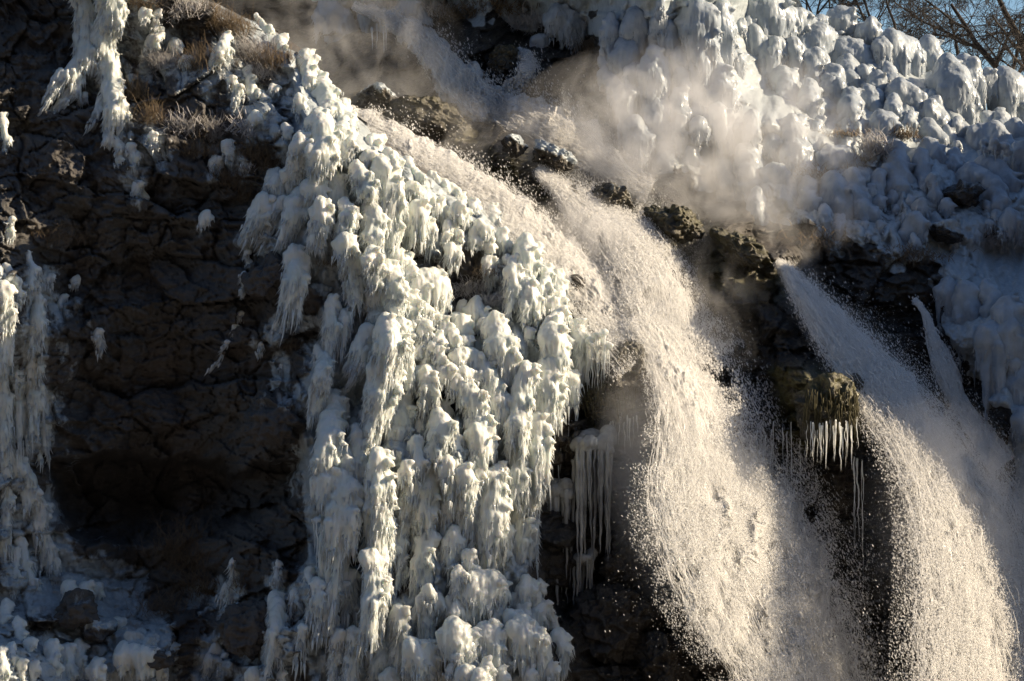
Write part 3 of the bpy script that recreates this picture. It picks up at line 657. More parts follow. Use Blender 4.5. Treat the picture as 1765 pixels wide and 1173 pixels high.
 ([(884, 468, 36), (886, 492, 38)], 40, 'left ice clump under the tufted cap', -0.15), ([(908, 496, 38), (914, 520, 44)], 36, 'bearded ice clump below the left clump'),
 ([(938, 460, 24), (944, 478, 24), (936, 496, 28)], 16, 'knuckled ice chain right of the tufted cap, inner row'), ([(960, 470, 22), (966, 492, 22), (962, 515, 26)], 18, 'knuckled ice chain right of the tufted cap, outer row'),
 ([(944, 520, 30), (934, 540, 26)], 20, 'ice knuckle in the middle of the right column'), ([(964, 540, 30), (950, 560, 40)], 18, 'wide ice knuckle below the outer chain'),
 ([(952, 580, 52), (958, 608, 54)], 40, 'pale ice breast of the right column'), ([(994, 562, 32), (1000, 590, 38), (1000, 618, 36)], 34, 'outermost ice strip next to the mossy rock'),
 ([(946, 640, 56), (944, 668, 62)], 66, 'bright ragged ice skirt above the dark cave', -0.02), ([(978, 655, 44)], 46, 'bright ice skirt reaching toward the mossy rock', 0.02),
 ([(905, 640, 44), (896, 690, 46), (892, 730, 44)], 60, 'grey blue inner ice column in the shade of the right column', -0.03),
 ([(926, 730, 46), (926, 765, 50)], 80, 'bright ice curtain hanging beside the dark cave', 0.0), ([(890, 780, 40), (892, 810, 38)], 60, 'ice curtain left of the bright one', 0.0),
 ([(908, 855, 40), (912, 900, 32)], 90, 'narrow ice curtain going down beside the icicle wall', 0.0),
 ([(878, 620, 40)], 40, 'shaded hood over a brown hollow'), ([(896, 888, 26), (902, 905, 34), (896, 932, 38)], 40, 'small toothed ice cone at the lower right of the fan'),
 ([(872, 915, 30), (866, 945, 32)], 44, 'toothed ice cone left of the small one'), ([(806, 955, 26), (812, 975, 30)], 40, 'pale ice cushion over the lower boulders'),
 ([(840, 960, 30)], 40, 'pale ice cushion right of its neighbour over the boulders'), ([(790, 985, 28)], 46, 'shaded ice drape over the lower boulders'),
 # bottom boulders of ice
 ([(812, 1012, 56), (838, 1006, 60), (862, 1016, 40)], 44, 'large arched ice hood above the lower boulders', -0.02), ([(905, 1008, 40), (916, 1016, 36)], 30, 'lit ice cap right of the arched hood'),
 ([(930, 1042, 36), (922, 1064, 30)], 20, 'lit ice clump on the right slope of the lower boulders'), ([(896, 1036, 30)], 26, 'little ice knuckle under the lit cap'), ([(944, 1068, 34)], 22, 'ice clump by the dark rock at lower right'),
 ([(785, 1046, 44), (800, 1052, 30)], 14, 'smooth grey ice stone under the arched hood'), ([(834, 1048, 26)], 20, 'ice pebble at the mouth of the arched hood'), ([(758, 1066, 22)], 10, 'round grey ice ball at the left of the boulders'),
 ([(782, 1092, 60), (800, 1098, 50)], 90, 'big ribbed ice bell in the bottom middle', 0.0), ([(716, 1122, 52), (740, 1124, 36)], 70, 'ice bell at the bottom left of the ribbed one', 0.0),
 ([(836, 1088, 50), (850, 1098, 50)], 80, 'shaded ice bell right of the ribbed one', 0.0), ([(900, 1088, 60), (920, 1098, 50)], 80, 'large ice bell with a lit right side', 0.0),
 ([(885, 1068, 40)], 20, 'flat ice cap above the large lit bell'), ([(964, 1098, 34), (968, 1112, 28)], 44, 'rightmost lit ice tassel at the bottom', 0.0), ([(730, 1030, 30), (732, 1062, 30)], 70, 'shaded ice pillar left of the round ball', 0.0),
 ([(672, 1165, 34)], 20, 'lit ice stub at the bottom edge, left one'), ([(826, 1166, 40)], 20, 'lit ice stub at the bottom edge, middle one'), ([(948, 1150, 30)], 26, 'lit ice stub at the bottom edge, right one'), ([(756, 1168, 26)], 20, 'smallest lit ice stub at the bottom edge'),
]:
    pts, fr, lab = args[:3]; ln = args[3] if len(args) > 3 else -0.10
    A(pts, fr, lab, ln, nub=1.2)
for args in [
 # left edge and lower left, mostly in shade
 ([(4, 500, 44), (6, 535, 50), (4, 570, 44)], 60, 'sunlit ice tongue cut by the left edge', -0.05), ([(2, 620, 36), (4, 680, 40)], 110, 'long shaded icicle bundle under the sunlit tongue', 0.0),
 ([(8, 458, 16), (26, 480, 18), (34, 505, 14)], 20, 'purplish ice strand above the sunlit tongue', 0.0), ([(46, 436, 14), (58, 466, 24), (52, 485, 22)], 16, 'thin ice streak on a block, left', 0.0),
 ([(60, 490, 20), (68, 520, 26), (64, 550, 40)], 56, 'shaded ice plume hanging over the left block', -0.1), ([(84, 478, 18)], 16, 'little ice rag right of the streak', 0.0), ([(128, 482, 22)], 8, 'small ice rag on a corner of the dark wall', 0.0),
 ([(108, 510, 16), (100, 530, 12)], 40, 'faint slanting ice streak on the dark wall', -0.3), ([(168, 570, 16), (172, 590, 12)], 30, 'faint short ice streak on the dark wall', 0.0),
 ([(60, 625, 40), (60, 670, 46)], 70, 'grey ice drapery under the plume', 0.0), ([(32, 640, 36), (34, 690, 30)], 90, 'grey ice drapery beside the long bundle', 0.0),
 ([(82, 680, 26), (76, 730, 26)], 80, 'narrow grey drapery right of its neighbours', 0.0), ([(10, 770, 40), (30, 800, 44), (52, 840, 44), (70, 880, 36)], 60, 'sloping grey ice trunk at lower left', 0.0),
 ([(80, 870, 24)], 30, 'ice knob at the elbow of the sloping trunk', 0.0), ([(66, 900, 34), (84, 950, 36), (94, 966, 24)], 46, 'grey ice leg below the elbow', 0.0),
 ([(8, 810, 20), (14, 860, 24), (10, 910, 22)], 90, 'grey ice leg on the left edge', 0.0), ([(34, 930, 26), (44, 975, 28), (58, 1005, 24)], 60, 'bent grey ice leg in the lower left', 0.0),
 ([(28, 950, 20), (26, 990, 20)], 50, 'straight short grey ice leg in the lower left', 0.0),
 ([(146, 1014, 40), (164, 1016, 30)], 26, 'snowy ice lid over a dark hollow, left of the snow slope', 0.0), ([(205, 1070, 26)], 50, 'white ice post under the snowy lid', 0.0), ([(118, 1010, 30)], 34, 'ice lip at the left of the snowy lid', 0.0),
 ([(400, 968, 12), (404, 992, 22), (400, 1012, 22)], 50, 'jagged ice shard standing before the brown grass', -0.3), ([(388, 1010, 18)], 30, 'small companion of the jagged shard', -0.3),
 ([(476, 1030, 34), (480, 1052, 44), (478, 1085, 40)], 90, 'big sunlit icicle bundle alone in the lower left middle', -0.14), ([(478, 970, 14), (476, 995, 16)], 20, 'thin ice twig above the big lonely bundle', 0.0),
 ([(505, 1020, 18)], 44, 'shaded ice drop right of the big lonely bundle', -0.1), ([(532, 985, 22), (540, 1010, 22)], 120, 'long shaded ice strip beside the buttress', -0.12), ([(520, 1080, 16)], 80, 'thin shaded ice strip right of the lonely bundle', -0.1),
 ([(372, 1115, 24), (360, 1140, 20)], 60, 'grey ice legs below the brown grass', -0.2), ([(385, 1130, 16)], 50, 'slim grey ice leg below the brown grass', -0.1), ([(340, 1012, 12)], 16, 'tiny ice point in the brown grass', 0.0),
 ([(440, 1164, 40)], 30, 'sunlit ice dome at the bottom edge under the lonely bundle', 0.0), ([(483, 1162, 20)], 20, 'little ice dome right of the sunlit one', 0.0),
 ([(412, 540, 12), (406, 562, 14)], 14, 'flat bright ribbon of ice on the dark wall, upper piece', -0.1), ([(388, 590, 10), (380, 612, 8)], 30, 'flat ribbon of ice on the dark wall, lower piece', -0.5),
 ([(424, 435, 12), (428, 452, 12)], 10, 'ice bead at the left end of the ledge', 0.0), ([(418, 470, 6), (420, 490, 14)], 16, 'small ice flag under the ledge', -0.2), ([(474, 560, 12)], 36, 'small ice drip left of the small vase, upper', -0.1), ([(446, 592, 10)], 20, 'tiny drip row left of the vase', 0.0),
 ([(484, 630, 10), (486, 645, 8)], 12, 'tiny drip under the overhang', 0.0),
]:
    pts, fr, lab, ln = args
    A([(a, b, c * 0.85) for a, b, c in pts], fr, lab, ln, mat='ice', density=0.8, spike=0.9, kind='ice_drape', push=0.4 if pts[0][0] > 100 or pts[0][1] < 600 else 0.1)
for args in [([(10, 1040, 22), (8, 1070, 26)], 30, 'stubby ice finger in the lower left corner, highest'), ([(30, 1070, 22), (34, 1095, 24)], 30, 'stubby ice finger beside the highest one'), ([(18, 1115, 20), (20, 1135, 20)], 40, 'pink tipped ice finger, first from the left in the bottom row'),
             ([(38, 1142, 20)], 50, 'pink tipped ice finger, second in the bottom row'), ([(58, 1148, 20)], 50, 'pink tipped ice finger, third in the bottom row'), ([(50, 1105, 22)], 30, 'shaded ice finger behind the bottom row'),
             ([(88, 1115, 30), (92, 1140, 30)], 40, 'shaded stubby ice mound at lower left'), ([(116, 1118, 30), (120, 1150, 30)], 30, 'shaded arched ice mound at lower left'), ([(136, 1110, 26), (138, 1140, 24)], 40, 'shaded tall ice stub left of the snow slope'),
             ([(165, 1150, 36)], 20, 'flat snowy stone at the bottom edge'), ([(215, 1125, 50), (250, 1128, 44)], 40, 'wide snow capped ice shelf at the bottom left'), ([(275, 1145, 36)], 36, 'right end of the snow capped shelf'), ([(2, 1120, 20), (4, 1150, 24)], 30, 'icy stub cut by the lower left corner')]:
    A(*args, kind='ice_stub', density=0.5, spike=0.5, lean=0.0)

# ---------------------------------------------------------------- far hillside: crest lumps and hanging ice
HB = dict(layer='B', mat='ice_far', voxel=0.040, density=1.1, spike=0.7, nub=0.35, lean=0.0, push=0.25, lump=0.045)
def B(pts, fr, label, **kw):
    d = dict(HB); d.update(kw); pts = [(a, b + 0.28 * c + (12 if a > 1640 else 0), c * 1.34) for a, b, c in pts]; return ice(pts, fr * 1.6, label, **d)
for pts, fr, lab in [
 ([(1200, 20, 60), (1210, 60, 50)], 30, 'ice heap at the top left of the far slope, behind the lit knobs'), ([(1240, 15, 40), (1245, 45, 44)], 30, 'lit pair of ice knobs near the top of the far slope'),
 ([(1290, 35, 26), (1278, 50, 26)], 16, 'single leaning ice tooth above the long drooping lump'), ([(1300, 60, 40), (1322, 84, 40), (1326, 104, 26)], 40, 'drooping ice trunk over a brown hollow on the far slope'),
 ([(1320, 10, 70), (1345, 20, 50), (1348, 50, 34)], 24, 'tall ice dome on the skyline left of the bare bushes'), ([(1378, 22, 34), (1395, 36, 34), (1406, 50, 24)], 16, 'ice knobs on the skyline right of the tall dome'),
 ([(1415, 28, 20)], 10, 'small ice ball on the skyline by the bushes'), ([(1450, 22, 44), (1455, 42, 36)], 14, 'rounded ice heap under the bare bushes on the skyline'), ([(1498, 44, 32), (1480, 52, 28)], 12, 'ice boulder at the foot of the bare bush trunk'),
 ([(1400, 56, 60), (1430, 60, 36)], 16, 'long low ice roll below the skyline heap'), ([(1450, 78, 60), (1480, 90, 50)], 40, 'blue shaded ice saddle below the rounded heap'),
 ([(1535, 66, 50), (1560, 78, 46), (1568, 100, 36)], 64, 'two legged ice arch at the right of the blue saddle'), ([(1520, 72, 30)], 66, 'left leg of ice under the two legged arch'),
 ([(1600, 76, 44), (1608, 96, 34)], 40, 'ice hood on the skyline below the big bare tree'), ([(1596, 100, 36)], 60, 'draped ice column behind the ribbed dome'), ([(1632, 118, 60), (1650, 132, 60), (1662, 160, 40)], 70, 'large ribbed ice dome on the right of the far slope'),
 ([(1660, 100, 50), (1676, 118, 36)], 26, 'wide ice cushion on the skyline at the right'), ([(1702, 112, 26), (1688, 160, 20)], 30, 'ice knob right of the cushion'), ([(1735, 122, 60), (1748, 150, 50)], 60, 'big ice hood on the skyline at the right edge'), ([(1765, 140, 40)], 60, 'ice drape cut by the right edge below the skyline'),
 ([(1722, 180, 30), (1722, 200, 30)], 16, 'square ice stump under the right hood'), ([(1700, 186, 30)], 20, 'small round ice boulder left of the square stump'), ([(1750, 205, 40)], 30, 'ice swell at the right edge under the stump'),
 ([(1690, 214, 44), (1716, 214, 46), (1738, 236, 34), (1742, 258, 24)], 30, 'overhanging ice awning above a dark hollow at the right'), ([(1760, 240, 34)], 60, 'ice boulder at the right edge beside the awning'), ([(1700, 270, 50), (1730, 290, 50)], 60, 'shaded ice bank below the awning'),
 ([(1432, 122, 34), (1434, 146, 40)], 26, 'upright ice tooth in the middle row, left one'), ([(1460, 104, 34), (1464, 130, 30)], 22, 'upright ice tooth in the middle row, second'), ([(1486, 118, 28), (1482, 136, 28)], 12, 'ribbed ice barrel in the middle row'),
 ([(1400, 94, 36), (1402, 120, 34)], 30, 'ice tooth left of the middle row'), ([(1366, 72, 34), (1372, 92, 36)], 24, 'ice tooth right of the drooping trunk'), ([(1344, 70, 24)], 20, 'slim ice tooth against the drooping trunk'),
 ([(1396, 144, 28), (1394, 170, 34)], 50, 'pointed ice tooth rising out of the steam'), ([(1350, 120, 36), (1356, 150, 40)], 60, 'broad ice tooth rising out of the steam'), ([(1236, 118, 36), (1240, 140, 46)], 70, 'ice crown standing in the steam'),
 ([(1512, 134, 34)], 24, 'ice mound below the two legged arch'), ([(1550, 148, 40), (1574, 160, 36)], 24, 'ice mound right of the mound under the arch'), ([(1540, 168, 26), (1540, 188, 34)], 26, 'triangular ice tooth in front of the long ridge'),
 ([(1570, 192, 18), (1566, 206, 22)], 14, 'single crystal like ice tooth, bright and narrow'), ([(1498, 156, 34), (1506, 178, 34)], 26, 'ice tooth left of the triangular one'), ([(1468, 162, 34), (1466, 186, 38)], 30, 'ice tooth at the edge of the steam, lower middle'),
 ([(1600, 180, 36), (1622, 200, 36)], 24, 'long lit ice rib going down right'), ([(1650, 196, 26)], 14, 'ice ball left of the awning'), ([(1518, 198, 40), (1528, 216, 40)], 22, 'pair of joined ice lumps above the frosted bush'), ([(1546, 215, 20)], 16, 'little ice ball under the joined lumps'),
 ([(1600, 216, 34), (1612, 232, 34)], 20, 'head of the lower lit cluster'), ([(1632, 222, 22), (1640, 236, 22)], 16, 'two finger ice knob on the lower lit cluster'), ([(1598, 246, 30), (1616, 258, 26)], 24, 'middle of the lower lit cluster'), ([(1646, 250, 26), (1640, 272, 30)], 24, 'right flank of the lower lit cluster'),
 ([(1650, 232, 14)], 8, 'tiny ice bulb sticking out of the lower lit cluster'), ([(1585, 262, 26), (1590, 285, 24), (1592, 320, 22)], 46, 'leg of ice with a lit knee, below the cluster'), ([(1605, 300, 16), (1612, 330, 18)], 40, 'right leg beside the leg with a lit knee'),
 ([(1545, 258, 40), (1545, 285, 50), (1548, 310, 40)], 70, 'large shaded ice ghost in the middle of the lower slope'), ([(1514, 300, 24), (1508, 330, 24)], 40, 'narrow shaded ice leg left of the ghost'),
 ([(1672, 280, 40), (1696, 292, 40), (1716, 310, 34), (1724, 330, 26)], 40, 'hooked ice canopy with a lit crest above the rubble'), ([(1660, 300, 22)], 40, 'left icicle curtain of the hooked canopy'), ([(1738, 356, 34), (1750, 366, 26)], 20, 'rounded icy boulder end at the right, catching a little sun'),
 ([(1436, 306, 36), (1440, 335, 50)], 50, 'shaded ice cone left of the lower slope'), ([(1470, 298, 32), (1474, 330, 40), (1490, 360, 40)], 40, 'long shaded ice root running down the lower slope'), ([(1390, 330, 30), (1400, 350, 30)], 50, 'dim ice cone at the edge of the dark rock'),
 ([(1430, 262, 40), (1460, 262, 34)], 20, 'snowy ice bank behind the frosted bush'), ([(1580, 370, 30), (1564, 390, 30)], 30, 'shaded ice patch at the foot of the lower slope'),
 # left border of the slope beside the dark gully
 ([(1052, 30, 26), (1050, 44, 28)], 30, 'ice clump overhanging the dark gully, highest'), ([(1096, 28, 50), (1090, 50, 44)], 30, 'large blue ice heap at the top of the gully border'), ([(1086, 60, 44), (1080, 88, 48)], 30, 'blue ice belly beside the gully'),
 ([(1045, 92, 24), (1056, 96, 30)], 16, 'blue ice snout pointing into the gully'), ([(1044, 114, 22), (1060, 138, 26), (1076, 160, 26)], 50, 'slanting ice arm with a curtain of icicles over the gully'), ([(1092, 115, 30)], 50, 'icicle fringe behind the slanting arm'),
 ([(1148, 40, 34), (1150, 62, 36)], 40, 'tall blue ice figure, left of a pair'), ([(1168, 62, 40), (1172, 90, 44)], 60, 'tall blue ice figure, right of a pair'), ([(1126, 90, 36), (1124, 110, 44)], 60, 'blue ice stack below the pair of figures'),
 ([(1208, 92, 36)], 50, 'veiled ice lump right of the pair of figures'), ([(1266, 90, 32)], 50, 'veiled ice lump in front of the brown hollow'), ([(1095, 208, 36), (1104, 228, 34)], 30, 'dim ice mound at the foot of the gully border'), ([(1130, 240, 34)], 30, 'second dim ice mound at the foot of the gully border'),
 # right wall
 ([(1632, 488, 34), (1640, 505, 36)], 46, 'curled ice lobe at the left of the right wall formation'), ([(1662, 484, 36), (1668, 510, 40)], 60, 'ice hood in the right wall formation, beside the curled lobe'), ([(1700, 480, 34), (1712, 500, 40)], 50, 'ice ears on the top of the right wall formation'),
 ([(1735, 510, 44), (1740, 545, 44)], 50, 'bent ice shoulder of the right wall formation'), ([(1712, 555, 50), (1720, 590, 50)], 80, 'long shaded ice beard of the right wall'), ([(1746, 590, 40), (1750, 630, 40)], 90, 'lowest ice beard at the right edge'), ([(1762, 700, 30), (1765, 760, 26)], 70, 'ice strip running down the right edge'),
 # back bank, top centre
 ([(566, 8, 40), (590, 22, 36)], 40, 'faint hanging ice at the top behind the steam'), ([(640, 18, 36), (660, 28, 30), (668, 44, 20)], 30, 'ice shelf with long drips where the stream begins'), ([(600, 30, 30)], 40, 'faint ice fringe over the dark pocket at the top'),
 ([(700, 8, 40), (722, 22, 34)], 18, 'snowy hump left on the back bank'), ([(880, 12, 40)], 24, 'snowy hump in the middle of the back bank'), ([(960, 18, 40), (985, 30, 34)], 24, 'snowy hump right on the back bank'), ([(930, 62, 26)], 14, 'frosty tuft hanging over the gully'),
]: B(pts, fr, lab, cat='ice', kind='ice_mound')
# smaller lumps packed between them
def scatter(poly, n, wmin, wmax, label, group, layer, seed, avoid, asp=1.2, **kw):
    rg = np.random.RandomState(seed); P = np.array(poly, float); got = []
    for _ in range(6000):
        if len(got) >= n: break
        x = rg.uniform(P[:, 0].min(), P[:, 0].max()); y = rg.uniform(P[:, 1].min(), P[:, 1].max())
        if poly_sd(np.array([x]), np.array([y]), poly)[0] < 4: continue
        w_ = wmin + (wmax - wmin) * rg.rand() ** 1.5
        if any((x - a) ** 2 + ((y - b) / asp) ** 2 < ((w_ + c) * 0.40) ** 2 for a, b, c in got + avoid): continue
        got.append((x, y, w_))
    for x, y, w_ in got:
        pts = [(x, y, w_)] if rg.rand() < 0.4 else [(x, y, w_ * 0.8), (x + rg.uniform(-3, 6), y + w_ * 0.5 * asp, w_)]
        d = dict(HB) if layer == 'B' else {}
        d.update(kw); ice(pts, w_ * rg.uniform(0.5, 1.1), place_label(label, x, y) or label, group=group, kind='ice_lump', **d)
TR = []
scatter([(1130, -20), (1330, -20), (1400, 60), (1500, 90), (1640, 150), (1765, 200), (1765, 260), (1640, 250), (1560, 230), (1400, 220), (1250, 180), (1120, 120)], 26, 22, 50,
        'ice lump', 'small ice lumps under the far skyline', 'B', 5, TR)
scatter([(1110, 130), (1250, 180), (1400, 220), (1420, 330), (1300, 340), (1180, 290), (1110, 240)], 18, 34, 66,
        'dim ice lump', 'ice lumps behind the steam', 'B', 6, TR, asp=1.5)
scatter([(1420, 250), (1560, 330), (1700, 340), (1765, 400), (1640, 420), (1500, 420), (1400, 390), (1380, 300)], 40, 14, 34,
        'shaded ice lump', 'shaded ice rubble', 'B', 7, TR, asp=1.0)
scatter([(640, 330), (740, 350), (860, 420), (960, 500), (990, 600), (930, 620), (880, 520), (860, 430), (760, 400), (690, 380)], 44, 14, 26,
        'ice bead', 'ice beads on the upper terrace', 'A', 8, TR, density=0.6, spike=0.5)
scatter([(700, 430), (800, 520), (880, 560), (860, 600), (760, 580), (720, 620), (700, 560)], 22, 16, 30,
        'bluish ice lump', 'blue ice lumps in the basin', 'A', 9, TR, density=0.6, spike=0.5)
scatter([(720, 1000), (950, 1000), (980, 1170), (690, 1170)], 34, 18, 34, 'small ice lump', 'ice lumps at the bottom of the buttress', 'A', 10, TR, density=0.7, spike=0.8)
scatter([(550, 620), (700, 620), (860, 740), (900, 900), (760, 1000), (560, 1120), (540, 900)], 36, 18, 32, 'slim drip bundle', 'gap filling drips of the buttress', 'A', 12, TR, asp=2.2, push=0.1)

# ---------------------------------------------------------------- boulders, icicle curtains, moss
def boulder(px, py, depth, rx, ry, rd, label, mat='wet', moss=0.0, icec=0.0, seed=0, tilt=0.0, kind='boulder', sub=6, rough=1.0):
    rg = np.random.RandomState(seed + 500); V, F = ico(sub); k = (CAM_D + depth) / CAM_D * S
    for j in range(26):                                     # chisel flat faces
        n = rg.normal(size=3); n /= np.linalg.norm(n); h = rg.uniform(0.52, 0.92); dd = V @ n
        V = V - np.maximum(dd - h, 0)[:, None] * n[None, :] * 0.92
    V = V * np.array([rx * k, rd, ry * k]); o3 = rg.uniform(0, 50, 3); q = V + o3; NN = V / (np.linalg.norm(V, axis=1)[:, None] + 1e-9)
    c, s_ = math.cos(R(tilt)), math.sin(R(tilt))
    rdg = 1 - np.abs(fbm(q[:, 0] * 2.5, q[:, 1] * 2.5, q[:, 2] * 3.0, seed, 4)) * 1.5
    V = V + NN * (0.14 * rough * rdg + 0.06 * rough * fbm(q[:, 0] * 7, q[:, 1] * 7, q[:, 2] * 7, seed + 3, 3))[:, None]
    V = np.stack([V[:, 0] * c + V[:, 2] * s_, V[:, 1], -V[:, 0] * s_ + V[:, 2] * c], -1)
    me = make_mesh(kind, V, F); up = np.clip(NN[:, 2] * 1.5 + 0.4, 0, 1)
    vattr(me, 'moss', moss * (0.35 + 0.65 * up)); vattr(me, 'ice', icec * up)
    return link(kind, me, M[mat], label=label, cat='rock', loc=W(px, py, depth)[()])
for a in [
 (1078, 640, 1.9, 40, 62, 0.75, 'dark wet boulder standing against the great waterfall, moss on its left shoulder', 'wet', 0.45, 0, 1, 25),
 (1052, 702, 2.0, 52, 30, 0.55, 'mossy ledge dripping over the dark cave beside the great waterfall', 'wet', 1.0, 0, 2, 15),
 (1018, 680, 2.1, 34, 46, 0.5, 'dark mossy stone between the ice skirt and the mossy ledge', 'wet', 0.8, 0, 3, 0),
 (990, 492, 2.9, 13, 15, 0.25, 'little black stone poking out of the spray at the top of the fall', 'wet', 0, 0, 4, 0),
 (1000, 538, 2.6, 18, 14, 0.3, 'brown stone between ice and spray below the little black stone', 'wet', 0, 0, 5, 0),
 (1036, 570, 2.8, 16, 18, 0.3, 'pointed stone at the lip of the great waterfall', 'wet', 0.2, 0, 6, 30),
 (1425, 700, 2.7, 62, 62, 0.9, 'rounded moss covered outcrop between the two waterfalls, fringed with icicles', 'wet', 1.0, 0, 7, 20),
 (1465, 668, 3.4, 34, 26, 0.6, 'wet shoulder of rock above the mossy outcrop, against the rear fall', 'wet', 0.3, 0, 8, 30),
 (1085, 955, 1.9, 62, 70, 0.9, 'black boulder rising left of the foot of the great fall', 'wet', 0, 0, 9, 35),
 (1060, 1070, 1.4, 90, 90, 1.1, 'largest black boulder at the bottom, right of the ice bells', 'wet', 0, 0, 10, 10),
 (1180, 1062, 1.0, 40, 38, 0.7, 'round topped black boulder in the mist at the bottom', 'wet', 0, 0, 11, 0),
 (1225, 1128, 0.8, 44, 36, 0.7, 'lowest black boulder, touching the great waterfall', 'wet', 0, 0, 12, 20),
 (1150, 1140, 0.9, 70, 60, 0.9, 'broad black boulder at the bottom edge beside the great fall', 'wet', 0, 0, 13, 0),
 (652, 168, 7.6, 42, 22, 0.9, 'frost topped rock at the upper end of the brown ridge', 'wet', 0.1, 0.55, 14, 8),
 (745, 205, 7.6, 80, 34, 1.2, 'long hump of brown rock behind the foam', 'wet', 0.6, 0.15, 15, 18),
 (888, 248, 7.0, 22, 16, 0.5, 'small glistening rock splashed by the stream', 'wet', 0.2, 0.6, 16, 20),
 (955, 272, 7.0, 44, 24, 0.8, 'pale glazed rock at the bend of the brown ridge', 'wet', 0.2, 0.85, 17, 20),
 (1050, 345, 6.4, 40, 28, 0.7, 'smooth glazed rock in the middle of the ridge', 'wet', 0.3, 0.3, 18, 15),
 (1170, 385, 6.0, 60, 26, 0.9, 'brown crusted rock along the lit ridge line', 'wet', 0.9, 0.1, 19, 22),
 (1270, 428, 5.7, 60, 26, 0.9, 'brown crusted rock at the lower end of the lit ridge line', 'wet', 0.9, 0.1, 20, 28),
 (868, 102, 13.6, 30, 30, 0.9, 'dark mossy rock parting the stream in the upper gully', 'wet', 0.5, 0, 21, 0),
 (462, 480, 0.6, 46, 40, 0.6, 'dark block behind the large hanging leaf of ice', 'rock', 0, 0.1, 24, 0),
 (480, 720, 0.5, 60, 50, 0.6, 'grey frost dusted block left of the long ice pillar', 'rock', 0, 0.35, 25, 10),
 (420, 1085, 0.1, 50, 60, 0.7, 'tan boulder behind the lonely sunlit icicle bundle', 'rock', 0, 0.1, 26, -10),
 (130, 1050, 0.8, 40, 36, 0.6, 'dark hollow faced stone under the snowy lid', 'rock', 0, 0.3, 27, 0),
 (250, 1120, 0.5, 60, 40, 0.6, 'snow covered stone below the snow slope', 'rock', 0, 0.8, 28, 0),
 (170, 1085, 0.9, 30, 26, 0.5, 'low snowy stone in the middle of the snow slope', 'rock', 0, 0.7, 29, 0),
 (1655, 335, 10.4, 36, 24, 0.5, 'brown rock inside the dark hollow under the hooked canopy', 'wet', 0, 0.3, 32, 0), (1630, 400, 9.3, 34, 16, 0.5, 'snow dusted dark slab in the rubble at the right', 'wet', 0, 0.7, 30, 15),
]: boulder(*a)

def curtain(x0, x1, top, bot, depth, n, label, r=0.05, seed=0, kind='icicle_curtain', mat='icicle', slope=0.0, lay=0.25, vary=0.5):
    rg = np.random.RandomState(seed + 900); k = (CAM_D + depth) / CAM_D * S; base = W((x0 + x1) / 2, top, depth)[()]; tops = []
    root = link(kind, None, None, label=label, cat='icicles', loc=base)
    for j in range(n):
        f = (j + rg.uniform(0.1, 0.9)) / n; x = x0 + (x1 - x0) * f; tp = top + slope * (x - x0) + rg.uniform(-14, 6); ln = (bot - tp) * rg.uniform(1 - vary, 1.0) * k
        s = Soup(); rr = r * rg.uniform(0.35, 1.35) * (0.5 + 0.5 * ln / max(0.2, (bot - tp) * k)); p = W(x, tp, depth)[()] - base + (0, rg.uniform(-lay, lay), 0)
        s.drip(p, ln, rr, (rg.normal(0, 0.02), 0), k=8, seg=26, tip=0.02)
        V = s.v[0]; V[:, 0] += 0.022 * noise3(V[:, 0] * 3 + seed, j * 3.0, V[:, 2] * 5, 7); V[:, 1] += 0.012 * noise3(V[:, 0] * 8, j * 5.0, V[:, 2] * 5, 8)
        a = np.arctan2(V[:, 1] - p[1], V[:, 0] - p[0]); w_ = 1 + 0.25 * noise3(a * 0, j, V[:, 2] * 9, 9); c = np.array([p[0], p[1]])
        V[:, :2] = c + (V[:, :2] - c) * w_[:, None]
        link('icicle', s.mesh('icicle'), M[mat], parent=root)
        tops.append(p)
    if len(tops) >= 9 and r > 0.03:
        s = Soup()
        for p in tops:
            for q in range(2): b_ = rg.uniform(1.3, 2.6) * r; s.ball(p + rg.normal(0, 0.6, 3) * r + (0, r, -0.5 * r), (b_ * 1.2, b_, b_))
        V, F, NN = fuse(s, 0.03, 'ice_root'); link('ice_root', make_mesh('ice_root', V, F), M[mat], parent=root)
    return root
curtain(928, 984, 862, 1075, 1.5, 34, 'grey wall of icicles in the cave, left of the longer curtain', 0.075, 1, mat='ice_grey', slope=-0.4, vary=0.75)
curtain(990, 1052, 770, 1015, 1.3, 34, 'longest icicle curtain, hanging in the cave under the mossy ledge', 0.075, 2, mat='ice_grey', slope=-0.2, vary=0.8)
curtain(985, 1020, 960, 1110, 1.5, 9, 'low dim icicles under the grey icicle wall', 0.06, 3, mat='ice_grey')
curtain(948, 1000, 700, 860, 1.4, 9, 'thin glinting icicles in the dark cave below the ragged skirt', 0.028, 4, vary=0.7)
curtain(1012, 1050, 588, 690, 1.5, 16, 'short clear icicles on the left of the wet boulder', 0.040, 5)
curtain(1050, 1098, 722, 800, 1.55, 10, 'fine bright icicles hanging from the mossy ledge', 0.022, 6, vary=0.7)
curtain(1392, 1476, 735, 812, 1.75, 26, 'bright icicle fringe under the mossy outcrop between the falls', 0.020, 7, vary=0.6)
curtain(1300, 1392, 740, 900, 3.0, 9, 'faint icicles on the dark wall left of the mossy outcrop', 0.020, 8, vary=0.6)
curtain(1468, 1492, 800, 1010, 3.2, 5, 'long thin icicles on the dark wall left of the rear fall', 0.030, 9, vary=0.4)
curtain(640, 668, 44, 108, 13.8, 5, 'long drips hanging from the ice shelf in the upper gully', 0.035, 10, mat='ice_far')
curtain(1050, 1100, 150, 200, 12.0, 10, 'icicle curtain under the slanting arm beside the gully', 0.05, 11, mat='ice_far', slope=0.6)
curtain(1690, 1742, 248, 286, 11.6, 10, 'icicles under the dark awning at the right', 0.05, 12, mat='ice_far', slope=0.3)
